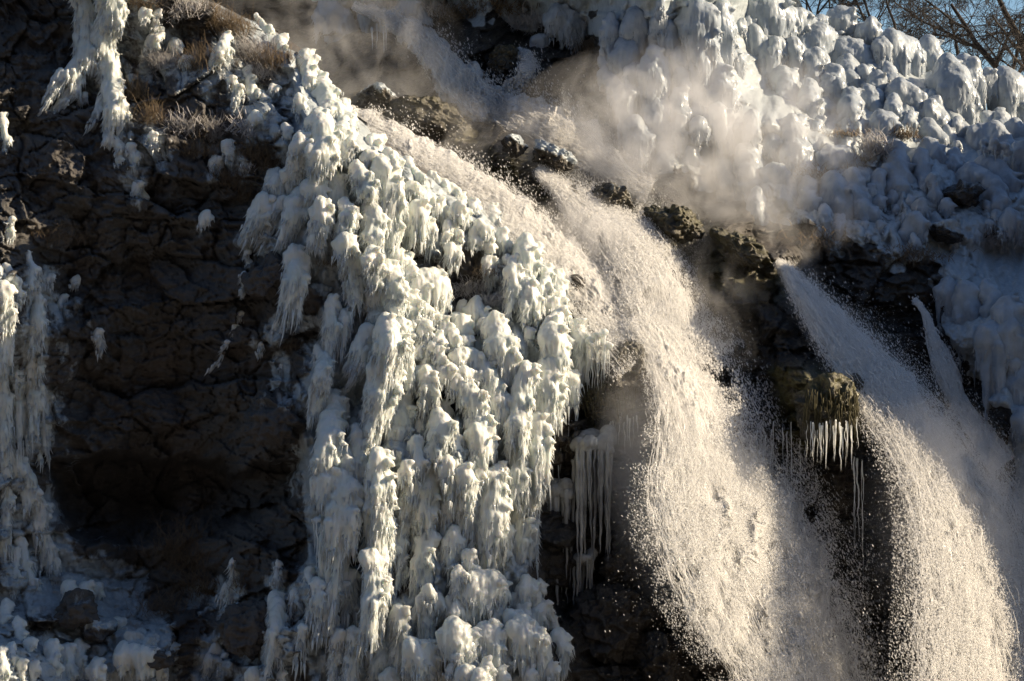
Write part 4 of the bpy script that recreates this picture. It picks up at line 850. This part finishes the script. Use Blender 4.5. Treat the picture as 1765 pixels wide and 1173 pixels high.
curtain(538, 600, 900, 1000, -0.9, 9, 'row of icicles at the left side of the great beard', 0.04, 14)
def moss_fringe(x0, x1, top, bot, depth, n, label, seed):
    rg = np.random.RandomState(seed); s = Soup(); k = S * (CAM_D + depth) / CAM_D
    for j in range(n):
        x = rg.uniform(x0, x1); tp = top + rg.uniform(-30, 14); s.drip(W(x, tp, depth + rg.uniform(-.25, .3))[()], rg.uniform(0.1, 0.8) * (bot - top) * k, rg.uniform(0.006, 0.022), (rg.normal(0, .12), 0), k=5, seg=5, tip=0.2, wav=0.6)
    link('moss_fringe', s.mesh('moss_fringe'), M['moss'], label=label, cat='moss', kind='stuff')
M['moss'] = plain('wet_moss', (0.010, 0.010, 0.004), (0.085, 0.070, 0.020), 5)
moss_fringe(1385, 1478, 700, 770, 1.95, 170, 'shaggy moss hanging from the outcrop between the falls', 1)
moss_fringe(1005, 1096, 690, 735, 1.6, 140, 'shaggy moss hanging from the ledge by the great fall', 2)

# ---------------------------------------------------------------- grass, shrubs, bare trees
def blades(px, py, depth, w_, h_, n, mat, label, cat='grass', kind='dry_grass_clump', seed=0, thick=0.006, droop=0.5, twisty=0.12, lean=0.0):
    rg = np.random.RandomState(seed + 77); k = (CAM_D + depth) / CAM_D * S; SG = 7; Vs = []; Fs = []; c = 0
    for j in range(n):
        bx = rg.normal(0, 0.28) * w_ * k; by = rg.normal(0, 0.2) * w_ * k * 0.6; L = h_ * k * rg.uniform(0.4, 1.15)
        d = np.array([rg.normal(lean, 0.65), rg.normal(-0.15, 0.45), rg.uniform(0.4, 1.0)]); d /= np.linalg.norm(d)
        p = np.array([bx, by, rg.normal(0, 0.18) * h_ * k]); pts = []
        for i in range(SG):
            pts.append(p.copy()); p = p + d * L / SG; d = d + np.array([rg.normal(0, twisty), rg.normal(0, twisty), -droop * 0.35 + rg.normal(0, twisty)]); d /= np.linalg.norm(d)
        pts = np.array(pts); tk = thick * rg.uniform(0.6, 1.4) * np.linspace(1, 0.35, SG)
        a = rg.uniform(0, 6.28) + np.array([0, 2.094, 4.189])
        ring = pts[:, None, :] + np.stack([np.cos(a)[None, :] * tk[:, None], np.sin(a)[None, :] * tk[:, None], 0 * a[None, :] + 0 * tk[:, None]], -1)
        i0 = np.arange(SG - 1)[:, None] * 3 + np.arange(3)[None, :]; i1 = np.arange(SG - 1)[:, None] * 3 + (np.arange(3)[None, :] + 1) % 3
        Vs.append(ring.reshape(-1, 3)); Fs.append(np.stack([i0, i1, i1 + 3, i0 + 3], -1).reshape(-1, 4) + c); c += SG * 3
    return link(kind, make_mesh(kind, np.concatenate(Vs), np.concatenate(Fs)), M[mat], label=label, cat=cat, loc=W(px, py, depth)[()])
def dA(px, py): return surf_depth(px, py, 'A') - 0.12
for (x, y, w_, h_, n, mt, lab, kw) in [
 (232, 165, 46, 40, 300, 'grass', 'brown tuft of grass curling over the rock right of the upper left columns', {}), (262, 205, 40, 50, 200, 'grass', 'brown grass running down beside the glazed noses', {}),
 (318, 222, 60, 40, 420, 'frost', 'round frosted brown bush, left one of two', {'thick': .009}), (368, 230, 50, 44, 380, 'frost', 'round frosted brown bush, right one of two', {'thick': .009}),
 (412, 222, 40, 40, 40, 'frost', 'few thick frosted stems against the dark ledge', {'thick': .022, 'droop': 0.0, 'twisty': .05, 'lean': .3}), (335, 262, 70, 36, 260, 'grass', 'dry grass below the frosted bushes', {}),
 (440, 266, 60, 40, 420, 'grass', 'dark shrub beside the dome of ice', {}), (470, 285, 40, 40, 260, 'twig', 'dark shrub tip touching the dome of ice', {}), (432, 232, 20, 18, 60, 'frost', 'small sunlit frosted sprig on the dark shrub', {'thick': .014}),
 (400, 310, 70, 40, 380, 'twig', 'dark tangle under the small lone drop of ice', {}), (425, 340, 60, 40, 260, 'twig', 'dark tangle left of the blown ice wings', {}), (426, 290, 24, 18, 50, 'frost', 'small sunlit frosted sprig in the dark tangle', {'thick': .014}),
 (240, 12, 60, 40, 300, 'grass', 'dark twigs at the top edge right of the two columns', {}), (310, 20, 70, 46, 340, 'frost', 'frosted twigs at the top edge', {'thick': .010}), (360, 40, 60, 50, 360, 'grass', 'dark shrub under the crest', {}),
 (400, 50, 70, 44, 360, 'grass', 'brown shrub on the crest before the steam', {'lean': -.2}), (430, 90, 60, 50, 340, 'frost', 'dark shrub under the two sunlit ice heads', {}), (470, 110, 60, 50, 340, 'grass', 'olive brown shrub just right of the ice heads', {}),
 (350, 110, 70, 50, 320, 'grass', 'dark shrub in the middle of the upper slope', {}), (450, 130, 50, 40, 240, 'frost', 'dark shrub above the forked ice tuft', {}), (280, 110, 60, 40, 240, 'frost', 'dark shrub on the left of the upper slope', {}),
 (90, 410, 80, 40, 240, 'twig', 'reddish dry twigs on the left wall', {'lean': .4}), (320, 960, 100, 90, 520, 'twig', 'tall brown tangle of grass in the overhang, upper part', {}), (350, 1020, 100, 70, 420, 'twig', 'brown tangle of grass in the overhang, lower part', {}), (280, 1050, 70, 50, 260, 'twig', 'brown grass beside the snow slope', {}),
 (500, 600, 50, 26, 160, 'twig', 'twigs under the large hanging leaf of ice', {'lean': .5}), (575, 455, 50, 20, 140, 'grass', 'dry grass on the ledge left of the ice cape', {}), (415, 1010, 30, 30, 90, 'twig', 'thin twigs behind the jagged shard', {}),
 (815, 500, 60, 40, 260, 'frost', 'arching frosted grass in the pocket of the buttress', {'thick': .011, 'droop': 1.0}), (835, 470, 40, 30, 120, 'grass', 'dry grass at the back of the pocket', {'droop': 1.0}), (850, 520, 50, 26, 160, 'frost', 'flattened frosted grass at the right of the pocket', {'thick': .010, 'droop': 1.0, 'lean': -.6}), (800, 540, 30, 20, 90, 'grass', 'tuft of dry grass low in the pocket', {}),
 (715, 440, 30, 20, 70, 'frost', 'few frosted stalks in the dark pocket', {'thick': .010}),
]: blades(x, y, dA(x, y), w_, h_, n, mt, lab, seed=int(x * 3 + y), **kw)
for (x, y, w_, h_, n, mt, lab, kw) in [
 (730, 20, 90, 40, 260, 'frost', 'frosted grass on the back bank, left', {'thick': .014, 'droop': .9}), (800, 26, 80, 40, 260, 'grass', 'brown grass on the back bank, second from the left', {'thick': .014, 'droop': .9}), (860, 18, 90, 40, 300, 'grass', 'brown grass on the back bank, in the middle', {'thick': .014, 'droop': .9}),
 (930, 40, 90, 40, 300, 'frost', 'frosted grass hanging over the gully', {'thick': .014, 'droop': 1.1}), (1000, 40, 90, 44, 300, 'frost', 'frosted grass on the back bank, right', {'thick': .014, 'droop': 1.0}), (1020, 90, 50, 50, 160, 'twig', 'dark hanging grass left of the blue ice snout', {'thick': .012, 'droop': 1.2}),
 (1508, 258, 50, 44, 240, 'frost', 'frosted bush under the joined lumps on the far slope', {'thick': .018}), (1450, 232, 90, 20, 220, 'grass', 'flattened straw under the steam edge', {'thick': .012, 'droop': .9}), (1560, 235, 44, 24, 200, 'twig', 'dark grass under the bright crystal tooth', {'thick': .012}),
 (1470, 280, 80, 30, 220, 'grass', 'dry grass on the lower far slope', {'thick': .012, 'droop': .8}), (1400, 300, 80, 30, 200, 'twig', 'dim grass fading into the steam', {'thick': .012, 'droop': .8}), (1570, 440, 120, 40, 280, 'twig', 'dark hanging roots at the top of the right wall', {'thick': .012, 'droop': 1.2}), (1700, 420, 80, 40, 200, 'frost', 'frosted straw on the rubble at the right', {'thick': .012}),
 (1400, 420, 90, 50, 200, 'twig', 'dark roots hanging behind the ridge', {'thick': .012, 'droop': 1.2}),
]: blades(x, y, surf_depth(x, y, 'B') - 0.2, w_, h_, n, mt, lab, seed=int(x * 3 + y), **kw)

def tree(px, py, depth, height, label, seed, stems=1, spread=0.5, droop=0.0, levels=5, lean=(0, 0), r0=0.16, kids=6, kind='bare_tree'):
    rg = np.random.RandomState(seed); segs = [[], []]
    def grow(p, d, L, r, lev):
        n = 6; pts = [p]; rad = [r]; dd = d.copy()
        for i in range(n):
            dd = dd + rg.normal(0, 0.10 + 0.03 * lev, 3) + np.array([0, 0, (0.05 if lev < 2 else -droop * 0.22)]); dd /= np.linalg.norm(dd)
            p = p + dd * L / n; pts.append(p); rad.append(r * (1 - 0.68 * (i + 1) / n))
        segs[0 if lev == 0 else 1].append((np.array(pts), np.array(rad)))
        if lev >= levels: return
        for j in range(kids + (2 if lev >= 2 else 0)):
            t = rg.uniform(0.2, 1.0); i = int(t * n); i = min(i, n - 1); q = pts[i] + (pts[i + 1] - pts[i]) * (t * n - i)
            a = rg.normal(size=3); a -= a.dot(dd) * dd; a /= np.linalg.norm(a); nd = dd * rg.uniform(0.5, 1.0) + a * rg.uniform(0.45, 0.9) * (1 + spread)
            nd += np.array([lean[0], 0, lean[1]]) * 0.35; nd /= np.linalg.norm(nd)
            grow(q, nd, L * rg.uniform(0.42, 0.68), max(rad[i] * rg.uniform(0.4, 0.6), 0.0075), lev + 1)
    for s_ in range(stems):
        d = np.array([rg.normal(lean[0], 0.25 if stems > 1 else 0.05), rg.normal(0, 0.2), 1.0]); d /= np.linalg.norm(d)
        grow(np.array([rg.normal(0, .15) if stems > 1 else 0, 0, 0.]), d, height * rg.uniform(0.8, 1), r0, 0)
    def mesh(sg, name):
        Vs = []; Fs = []; c = 0; K = 5; a = np.arange(K) / K * 2 * np.pi
        for pts, rad in sg:
            d = pts[-1] - pts[0]; d /= np.linalg.norm(d); u = np.cross(d, (0.3, 1, 0.2)); u /= np.linalg.norm(u); v = np.cross(d, u); n = len(pts)
            ring = pts[:, None, :] + rad[:, None, None] * (np.cos(a)[None, :, None] * u + np.sin(a)[None, :, None] * v)
            i0 = np.arange(n - 1)[:, None] * K + np.arange(K)[None, :]; i1 = np.arange(n - 1)[:, None] * K + (np.arange(K)[None, :] + 1) % K
            Vs.append(ring.reshape(-1, 3)); Fs.append(np.stack([i0, i1, i1 + K, i0 + K], -1).reshape(-1, 4) + c); c += n * K
        return make_mesh(name, np.concatenate(Vs), np.concatenate(Fs))
    root = link(kind, None, None, label=label, cat='tree', loc=W(px, py, depth)[()])
    link('trunk', mesh(segs[0], 'trunk'), M['bark'], parent=root); link('crown', mesh(segs[1], 'crown'), M['bark'], parent=root)
tree(1800, 200, 23, 5.6, 'big bare tree with drooping twigs at the upper right corner', 3, 2, 0.7, 0.45, 4, (-0.75, 0.05), 0.17, 6)
tree(1690, 190, 25, 4.0, 'bare tree behind the big one, partly hidden', 8, 2, 0.6, 0.5, 4, (-0.25, 0.1), 0.10, 5)
tree(1530, 95, 21, 3.3, 'upright bare bush with a leaning stem on the skyline', 5, 3, 0.4, 0.0, 3, (-0.25, 0.4), 0.06, 6, 'bare_bush')
tree(1440, 70, 22, 2.8, 'thin bare bush on the skyline, left of the upright one', 6, 4, 0.4, 0.0, 3, (0.0, 0.5), 0.04, 5, 'bare_bush')
tree(1400, 40, 22, 2.4, 'small bare bush behind the tall ice dome', 7, 4, 0.4, 0.0, 3, (0.1, 0.5), 0.04, 5, 'bare_bush')

# ---------------------------------------------------------------- falling water
def spline(P, n):
    P = np.array(P, float); t = np.arange(len(P)); u = np.linspace(0, len(P) - 1, n)
    out = []
    for c in range(P.shape[1]):
        y = P[:, c]; m = np.gradient(y); i = np.clip(u.astype(int), 0, len(P) - 2); f = u - i
        h00 = 2 * f**3 - 3 * f**2 + 1; h10 = f**3 - 2 * f**2 + f; h01_ = -2 * f**3 + 3 * f**2; h11 = f**3 - f**2
        out.append(h00 * y[i] + h10 * m[i] + h01_ * y[i + 1] + h11 * m[i + 1])
    return np.stack(out, -1)
TILT = 1.3      # falls are turned to the right so the sun strikes their faces
def stream_sheet(name, path, label, cat, width_k=0.75, seed=0, thick=0.35, rough=0.16, n=420, m=70, mat='foam', kind='structure'):
    """path: (px, py, half width px, depth). A rounded, torn body of white water"""
    Q = spline(path, n); px, py, hw, d = Q.T
    sd = depth_B(px, py)[0]; sd = np.convolve(np.pad(sd, 20, 'edge'), np.ones(41) / 41, 'valid'); d = np.minimum(d, sd - 0.35)
    tx = np.gradient(px); ty = np.gradient(py); l = np.hypot(tx, ty); nx, ny = -ty / l, tx / l
    nx, ny = (nx, ny) if np.mean(nx) >= 0 else (-nx, -ny)
    a = np.linspace(0, 2 * np.pi, m, endpoint=False)
    hwr = hw * width_k * (1 + 0.22 * fbm(np.linspace(0, n / 20.0, n), 0, 0, seed, 3))
    PX = px[:, None] + nx[:, None] * hwr[:, None] * np.cos(a)[None, :]; PY = py[:, None] + ny[:, None] * hwr[:, None] * np.cos(a)[None, :]
    D = d[:, None] + TILT * hwr[:, None] * np.cos(a)[None, :] * S - np.sin(a)[None, :] * (thick * (0.4 + hw[:, None] / 90.0))
    V = W(PX, PY, D); s_ = np.cumsum(l)[:, None] * S
    f = np.where(np.sin(a)[None, :] > -0.5, 1.0, 0.3)
    nz = fbm(V[..., 0] * 2.2 + seed, s_ * 1.1, V[..., 1], seed + 3, 5, 0.6); n2 = fbm(V[..., 0] * 12, V[..., 2] * 7, V[..., 1], seed + 5, 4)
    amp = rough * (0.5 + hw[:, None] / 60.0)
    V[..., 1] -= f * (amp * nz * 1.3 + 0.07 * n2); V[..., 0] += f * amp * 0.5 * fbm(V[..., 0] * 3, V[..., 2] * 3, 4, seed + 7, 4); V[..., 2] += f * amp * 0.5 * fbm(V[..., 0] * 3, V[..., 2] * 3, 9, seed + 8, 4)
    i = np.arange(n - 1)[:, None] * m + np.arange(m)[None, :]; j = np.arange(n - 1)[:, None] * m + (np.arange(m)[None, :] + 1) % m
    F = np.stack([i, j, j + m, i + m], -1).reshape(-1, 4)
    return link(name, make_mesh(name, V.reshape(-1, 3), F), M[mat], kind=kind, label=label, cat=cat)
OCT_V = np.array([(1, 0, 0), (-1, 0, 0), (0, 1, 0), (0, -1, 0), (0, 0, 1), (0, 0, -1)], float)
OCT_F = np.array([(0, 2, 4), (2, 1, 4), (1, 3, 4), (3, 0, 4), (2, 0, 5), (1, 2, 5), (3, 1, 5), (0, 3, 5)])
def drops(name, path, count, size, label, seed, spread=1.0, side=0.0, edge=0.35, dthick=0.8, along=(0, 1), streak=2.4, clump=0.5):
    """a swarm of drops thrown along a path; most inside the body of the fall, some flung beyond its rim"""
    rg = np.random.RandomState(seed); n = 800; Q = spline(path, n)
    sd = depth_B(Q[:, 0], Q[:, 1])[0]; sd = np.convolve(np.pad(sd, 20, 'edge'), np.ones(41) / 41, 'valid'); Q[:, 3] = np.minimum(Q[:, 3], sd - 0.35)
    hwq = Q[:, 2]; wt = (hwq + 6) * np.ones(n); k0, k1 = int(along[0] * (n - 1)), int(along[1] * (n - 1)); wt[:k0] = 0; wt[k1:] = 0
    c = np.cumsum(wt); c /= c[-1]; m = int(count * 2.1)
    i = np.clip(np.searchsorted(c, rg.rand(m)), 0, n - 1)
    px, py, hw, d = Q[i].T; tx = np.gradient(Q[:, 0])[i]; ty = np.gradient(Q[:, 1])[i]; l = np.hypot(tx, ty); nx, ny = -ty / l, tx / l
    sg = np.where(nx < 0, -1, 1); nx, ny = nx * sg, ny * sg
    u = rg.normal(0, 0.55, m) * spread; far = rg.rand(m) < edge; u = np.where(far, u + rg.exponential(0.35, m) * np.where(rg.rand(m) < 0.5 + side / 2, 1, -1), u)
    x = px + nx * u * hw + rg.normal(0, 2, m); y = py + ny * u * hw + rg.normal(0, 3, m)
    dd = d - (0.25 + hw / 90.0) * np.sqrt(np.clip(1 - (u / 1.4) ** 2, 0, 1)) * dthick + TILT * u * hw * S + rg.normal(0, 0.12, m)
    # torn clumps and threads
    cl = fbm(x / 26.0, y / 34.0, dd * 0.6, seed + 40, 4); keep = cl + rg.normal(0, 0.35, m) > -clump * 0.3 * (0.5 + np.abs(u))
    keep &= u > -1.25 - 0.25 * rg.rand(len(u)) * (rg.rand(len(u)) < 0.15) * 4
    x, y, dd, u = [q[keep][:count] for q in (x, y, dd, u)]
    P = W(x, y, dd); m = len(P)
    sz = size * np.exp(rg.normal(0, 0.55, m)); sz = np.clip(sz, size * 0.35, size * 3.2)
    rot = rg.normal(size=(m, 3, 3)); q0 = rot[:, 0] / np.linalg.norm(rot[:, 0], axis=1)[:, None]
    q1 = np.cross(q0, rot[:, 1]); q1 /= np.linalg.norm(q1, axis=1)[:, None]; q2 = np.cross(q0, q1)
    Rm = np.stack([q0, q1, q2], 1)
    V = np.einsum('kc,mcd->mkd', OCT_V, Rm) * sz[:, None, None]; V[..., 2] *= streak; V[..., 0] -= 0.35 * V[..., 2]
    V = V + P[:, None, :]
    F = (OCT_F[None] + (np.arange(m) * 6)[:, None, None]).reshape(-1, 3)
    return link(name, make_mesh(name, V.reshape(-1, 3), F, True), M['drops'], kind='stuff', label=label, cat='spray')
F_A = [(600, 190, 10, 5.2), (640, 215, 26, 4.9), (700, 252, 30, 4.6), (760, 290, 34, 4.4), (820, 330, 40, 4.2), (880, 372, 46, 4.0), (940, 430, 44, 3.8), (1000, 490, 46, 3.5), (1060, 560, 54, 3.0), (1110, 610, 60, 2.6)]
F_B = [(925, 290, 8, 6.8), (965, 322, 18, 6.6), (1010, 360, 32, 6.1), (1056, 395, 46, 5.7), (1096, 432, 54, 5.2), (1124, 480, 56, 4.6), (1142, 530, 56, 4.0), (1156, 590, 56, 3.4)]
F_1 = [(1100, 540, 34, 3.1), (1146, 602, 46, 2.8), (1178, 668, 56, 2.5), (1200, 740, 80, 2.2), (1220, 820, 116, 1.9), (1252, 900, 136, 1.6), (1290, 980, 136, 1.4), (1328, 1060, 126, 1.2), (1368, 1150, 114, 1.0), (1408, 1240, 110, 0.8), (1450, 1400, 120, 0.6)]
F_2 = [(1340, 452, 5, 6.0), (1358, 470, 12, 5.7), (1385, 505, 24, 5.4), (1425, 555, 36, 5.0), (1475, 615, 50, 4.5), (1530, 680, 60, 4.0), (1580, 740, 70, 3.6), (1625, 810, 86, 3.2), (1665, 890, 110, 2.8), (1695, 990, 130, 2.4), (1715, 1100, 150, 2.1), (1730, 1220, 160, 1.9), (1740, 1400, 170, 1.7)]
F_3 = [(1575, 515, 4, 7.4), (1596, 545, 7, 7.3), (1610, 590, 13, 7.0), (1628, 630, 22, 6.7), (1652, 690, 17, 6.4), (1690, 745, 22, 5.9), (1730, 800, 26, 5.5)]
F_G = [(610, 8, 8, 15.6), (660, 30, 10, 15.0), (705, 50, 18, 14.4), (745, 85, 24, 13.8), (780, 130, 30, 13.2), (825, 172, 34, 12.6), (880, 200, 38, 12.0), (935, 225, 40, 11.2), (990, 250, 36, 10.6), (1040, 285, 26, 9.8), (1120, 330, 20, 8.8)]
F_G2 = [(860, 90, 6, 14.4), (900, 95, 14, 14.0), (915, 120, 18, 13.7), (885, 150, 20, 13.3), (850, 175, 16, 12.8)]
stream_sheet('upper_stream', F_G, None, None, 1.15, 3, 0.35, 0.22, 420, 80)
stream_sheet('side_stream', F_G2, None, None, 0.7, 4, 0.25, 0.18, 200, 50)
stream_sheet('foam_pool', F_A, None, None, 0.95, 5, 0.55, 0.15, 460, 110)
stream_sheet('ridge_stream', F_B, None, None, 0.5, 6, 0.30, 0.18, 300, 70)
stream_sheet('great_waterfall', F_1, None, None, 0.82, 7, 0.60, 0.10, 460, 120)
stream_sheet('rear_waterfall', F_2[:6] + [(1570, 735, 58, 3.7), (1605, 790, 48, 3.4), (1635, 850, 30, 3.1), (1652, 910, 6, 2.9)], None, None, 0.78, 8, 0.40, 0.11, 460, 100)
stream_sheet('thin_waterfall', F_3, None, None, 0.8, 9, 0.12, 0.12, 300, 40)
drops('waterfall_spray', F_1, 230000, 0.0048, 'glittering drops of the great sunlit waterfall', 1, 1.0, 0.85, 0.30, along=(0, 0.93))
drops('foam_spray', F_A, 60000, 0.0055, 'sunlit drops leaping from the foam behind the ice buttress', 2, 0.9, 0.1, 0.35)
drops('ridge_spray', F_B, 100000, 0.0054, 'drops splashing over the brown ridge in the centre', 3, 1.25, 0.1, 0.5, clump=1.2)
drops('rear_spray', F_2, 220000, 0.0054, 'veil of drops of the rear waterfall at the right', 4, 0.95, 0.3, 0.35, clump=2.2, along=(0, 0.93))
drops('gully_spray', F_G, 16000, 0.008, 'shaded blue drops of the stream in the upper gully', 5, 1.5, 0, 0.4)
drops('side_spray', F_G2, 3000, 0.010, 'shaded splash of the side stream in the gully', 6, 1.0, 0, 0.4)
drops('thin_spray', F_3, 5000, 0.009, 'drops of the thin shaded fall at the right', 7, 1.0, 0, 0.3)
F_D = [(1200, 560, 40, 3.9), (1230, 640, 60, 3.4), (1290, 740, 70, 3.0), (1340, 850, 80, 2.6), (1400, 970, 70, 2.2), (1440, 1080, 60, 1.9), (1470, 1190, 50, 1.7)]
drops('drifting_drops', F_D, 26000, 0.008, 'sparse sunlit drops flying in front of the dark wall between the two falls', 8, 1.0, 0, 0.4, dthick=0.5)
def strands(name, path, count, label, seed, spread=0.55, lift=0.05, wid=0.007, ln=(14, 60)):
    "thin torn ribbons of water running down the face of a fall"
    rg = np.random.RandomState(seed); n = 900; Q = spline(path, n); px, py, hw, d = Q.T
    sd = depth_B(px, py)[0]; sd = np.convolve(np.pad(sd, 20, 'edge'), np.ones(41) / 41, 'valid'); d = np.minimum(d, sd - 0.35)
    tx = np.gradient(px); ty = np.gradient(py); l = np.hypot(tx, ty); nx, ny = -ty / l, tx / l; sg = np.where(nx < 0, -1, 1); nx, ny = nx * sg, ny * sg
    c = np.cumsum(hw + 4); c /= c[-1]; i0 = np.searchsorted(c, rg.rand(count)); K = 7
    L = rg.uniform(ln[0], ln[1], count); u0 = rg.normal(0, spread, count); u0 = np.where(np.abs(u0) > 0.95, rg.uniform(-0.9, 0.9, count), u0); t = np.linspace(0, 1, K)
    idx = np.clip(i0[:, None] + (L[:, None] * t / l.mean()), 0, n - 1).astype(int)
    u = u0[:, None] + 0.05 * noise3(i0[:, None] * 0.13 + t * 2, u0[:, None] * 9, 0, seed)
    dd = d[idx] + TILT * u * hw[idx] * S - (0.55 * (0.4 + hw[idx] / 90)) * np.sqrt(np.clip(1 - (u / 1.3) ** 2, 0, 1)) - lift - rg.exponential(0.10, count)[:, None]
    P = W(px[idx] + nx[idx] * u * hw[idx], py[idx] + ny[idx] * u * hw[idx], dd)
    P += 0.02 * np.stack([noise3(P[..., 0] * 9, P[..., 2] * 7, q, seed) for q in (1, 5, 9)], -1)
    a = rg.uniform(0, 6.28, count)[:, None] + np.array([0, 2.094, 4.189]); ww = wid * np.exp(rg.normal(0, 0.4, count)); tp = np.sin(np.pi * np.clip(t, 0.04, 0.96)) ** 0.6
    off = np.stack([np.cos(a), np.sin(a), 0.3 * np.sin(a * 2)], -1)[:, None] * (ww[:, None] * tp)[:, :, None, None]
    V = (P[:, :, None, :] + off).reshape(-1, 3)
    i = np.arange(K - 1)[:, None] * 3 + np.arange(3)[None, :]; j = np.arange(K - 1)[:, None] * 3 + (np.arange(3)[None, :] + 1) % 3
    F = np.stack([i, j, j + 3, i + 3], -1).reshape(-1, 4); F = (F[None] + (np.arange(count) * K * 3)[:, None, None]).reshape(-1, 4)
    return link(name, make_mesh(name, V, F), M['strands'], kind='stuff', label=label, cat='water')
strands('water_strands', F_1, 14000, 'white strands of water streaking down the great sunlit waterfall', 21)
strands('rear_strands', F_2, 13000, 'pale strands of water streaking down the rear waterfall', 22, spread=0.5)
strands('ridge_strands', F_B, 4500, 'strands of water running over the brown ridge', 23, ln=(8, 30))
strands('foam_strands', F_A, 8000, 'tumbling strands in the foam behind the ice buttress', 24, ln=(6, 26))
strands('gully_strands', F_G, 7000, 'bluish strands of the stream in the upper gully', 25, spread=0.7, ln=(6, 26), wid=0.010)
strands('thin_fall_strands', F_3, 3500, 'strands of the thin shaded fall at the right', 26, spread=0.7, ln=(8, 30))
# thin glaze on the rock round every piece of ice on the near cliff
me, ia, PXc, PYc, wet = CLIFF; add = np.zeros(ia.shape)
for (x, y, w_) in GLAZE:
    if x > 560: continue
    j = (np.abs(PXc - x) < 70) & (PYc > y - 50) & (PYc < y + 120)
    add[j] = np.maximum(add[j], 0.31 * np.exp(-((PXc[j] - x + 4) / (10 + w_ * 0.6)) ** 2 - ((PYc[j] - y - w_ * 0.7) / (20 + w_)) ** 2))
me.attributes['ice'].data.foreach_set('value', np.clip(ia + add * (1 - wet), 0, 1).astype(np.float32).ravel())
COL.objects.unlink(tmp_o); bpy.data.objects.remove(tmp_o)

# ---------------------------------------------------------------- drifting steam, one soft closed cloud each
def steam(px, py, depth, rx, ry, rd, dens, label, seed=0, scale=0.75, thr=0.47, aniso=0.2, tilt=0):
    m, t, out = new_mat('steam_cloud')
    tc = t.nodes.new('ShaderNodeTexCoord'); ln = t.nodes.new('ShaderNodeVectorMath'); ln.operation = 'LENGTH'; t.links.new(tc.outputs['Object'], ln.inputs[0])
    fall = math_n(t, 'SUBTRACT', 1.0, math_n(t, 'MULTIPLY', ln.outputs['Value'], ln.outputs['Value']), True)
    ge = t.nodes.new('ShaderNodeNewGeometry'); mp = t.nodes.new('ShaderNodeMapping'); mp.inputs['Location'].default_value = (seed * 3.1, seed, 0); mp.inputs['Scale'].default_value = (1, 0.7, 0.75)
    t.links.new(ge.outputs['Position'], mp.inputs['Vector'])
    n = t.nodes.new('ShaderNodeTexNoise'); n.inputs['Scale'].default_value = scale; n.inputs['Detail'].default_value = 6; n.inputs['Roughness'].default_value = 0.6; n.inputs['Distortion'].default_value = 0.9
    t.links.new(mp.outputs[0], n.inputs['Vector'])
    dn = math_n(t, 'MULTIPLY', math_n(t, 'SUBTRACT', n.outputs[0], thr, False), 6.0, True)
    d = math_n(t, 'MULTIPLY', math_n(t, 'MULTIPLY', dn, fall), dens)
    v = t.nodes.new('ShaderNodeVolumePrincipled'); v.inputs['Color'].default_value = (0.97, 0.97, 0.98, 1); v.inputs['Anisotropy'].default_value = aniso
    t.links.new(d, v.inputs['Density']); t.links.new(v.outputs[0], out.inputs['Volume'])
    k = (CAM_D + depth) / CAM_D * S
    me = make_mesh('steam', ICO_V, ICO_F); o = link('steam', me, m, kind='stuff', label=label, cat='steam', loc=W(px, py, depth)[()])
    o.scale = (rx * k, rd, ry * k); o.rotation_euler = (0, R(tilt), 0)
    return o
steam(1185, 245, 8.6, 340, 190, 2.4, 0.8, 'warm lit steam drifting before the far icy slope', 1, thr=0.45, scale=1.0)
steam(1070, 260, 8.2, 110, 120, 1.4, 0.7, 'steam puff over the end of the gully', 2)
steam(1260, 390, 7.0, 230, 140, 1.3, 0.6, 'thin steam over the dark ridge', 3)
steam(560, 80, 9.0, 250, 150, 2.2, 0.33, 'steam behind the top of the ice buttress', 4)
steam(790, 240, 7.3, 260, 90, 1.0, 0.4, 'low steam along the brown ridge', 5, tilt=25)
steam(1210, 560, 3.2, 130, 160, 1.0, 0.25, 'thin mist on the wet wall beside the great fall', 6)
steam(1125, 880, 1.2, 85, 240, 0.8, 1.1, 'white mist at the left side of the great fall', 7, thr=0.30, tilt=-14)
steam(1215, 900, 1.2, 150, 380, 0.9, 0.45, 'dense white spray inside the great fall', 8, thr=0.34, tilt=-24, scale=2.2)
steam(1330, 1110, 1.0, 150, 160, 1.0, 0.25, 'dense white spray at the foot of the great fall', 10, thr=0.34, scale=2.2)
steam(1500, 640, 4.2, 60, 260, 0.7, 0.25, 'blue white spray inside the rear fall', 11, thr=0.36, tilt=-40, scale=2.0)
steam(1660, 960, 2.4, 170, 300, 1.2, 0.5, 'thin mist at the foot of the rear fall', 9, thr=0.36, tilt=-15, scale=1.6)
steam(790, 320, 4.3, 190, 40, 0.6, 0.6, 'white spray rolling over the foam pool', 12, thr=0.36, tilt=38, scale=2.0)
steam(1020, 440, 4.6, 130, 110, 0.8, 0.9, 'bright spray cloud where the foam drops towards the great fall', 13, thr=0.38, tilt=35, scale=1.6)
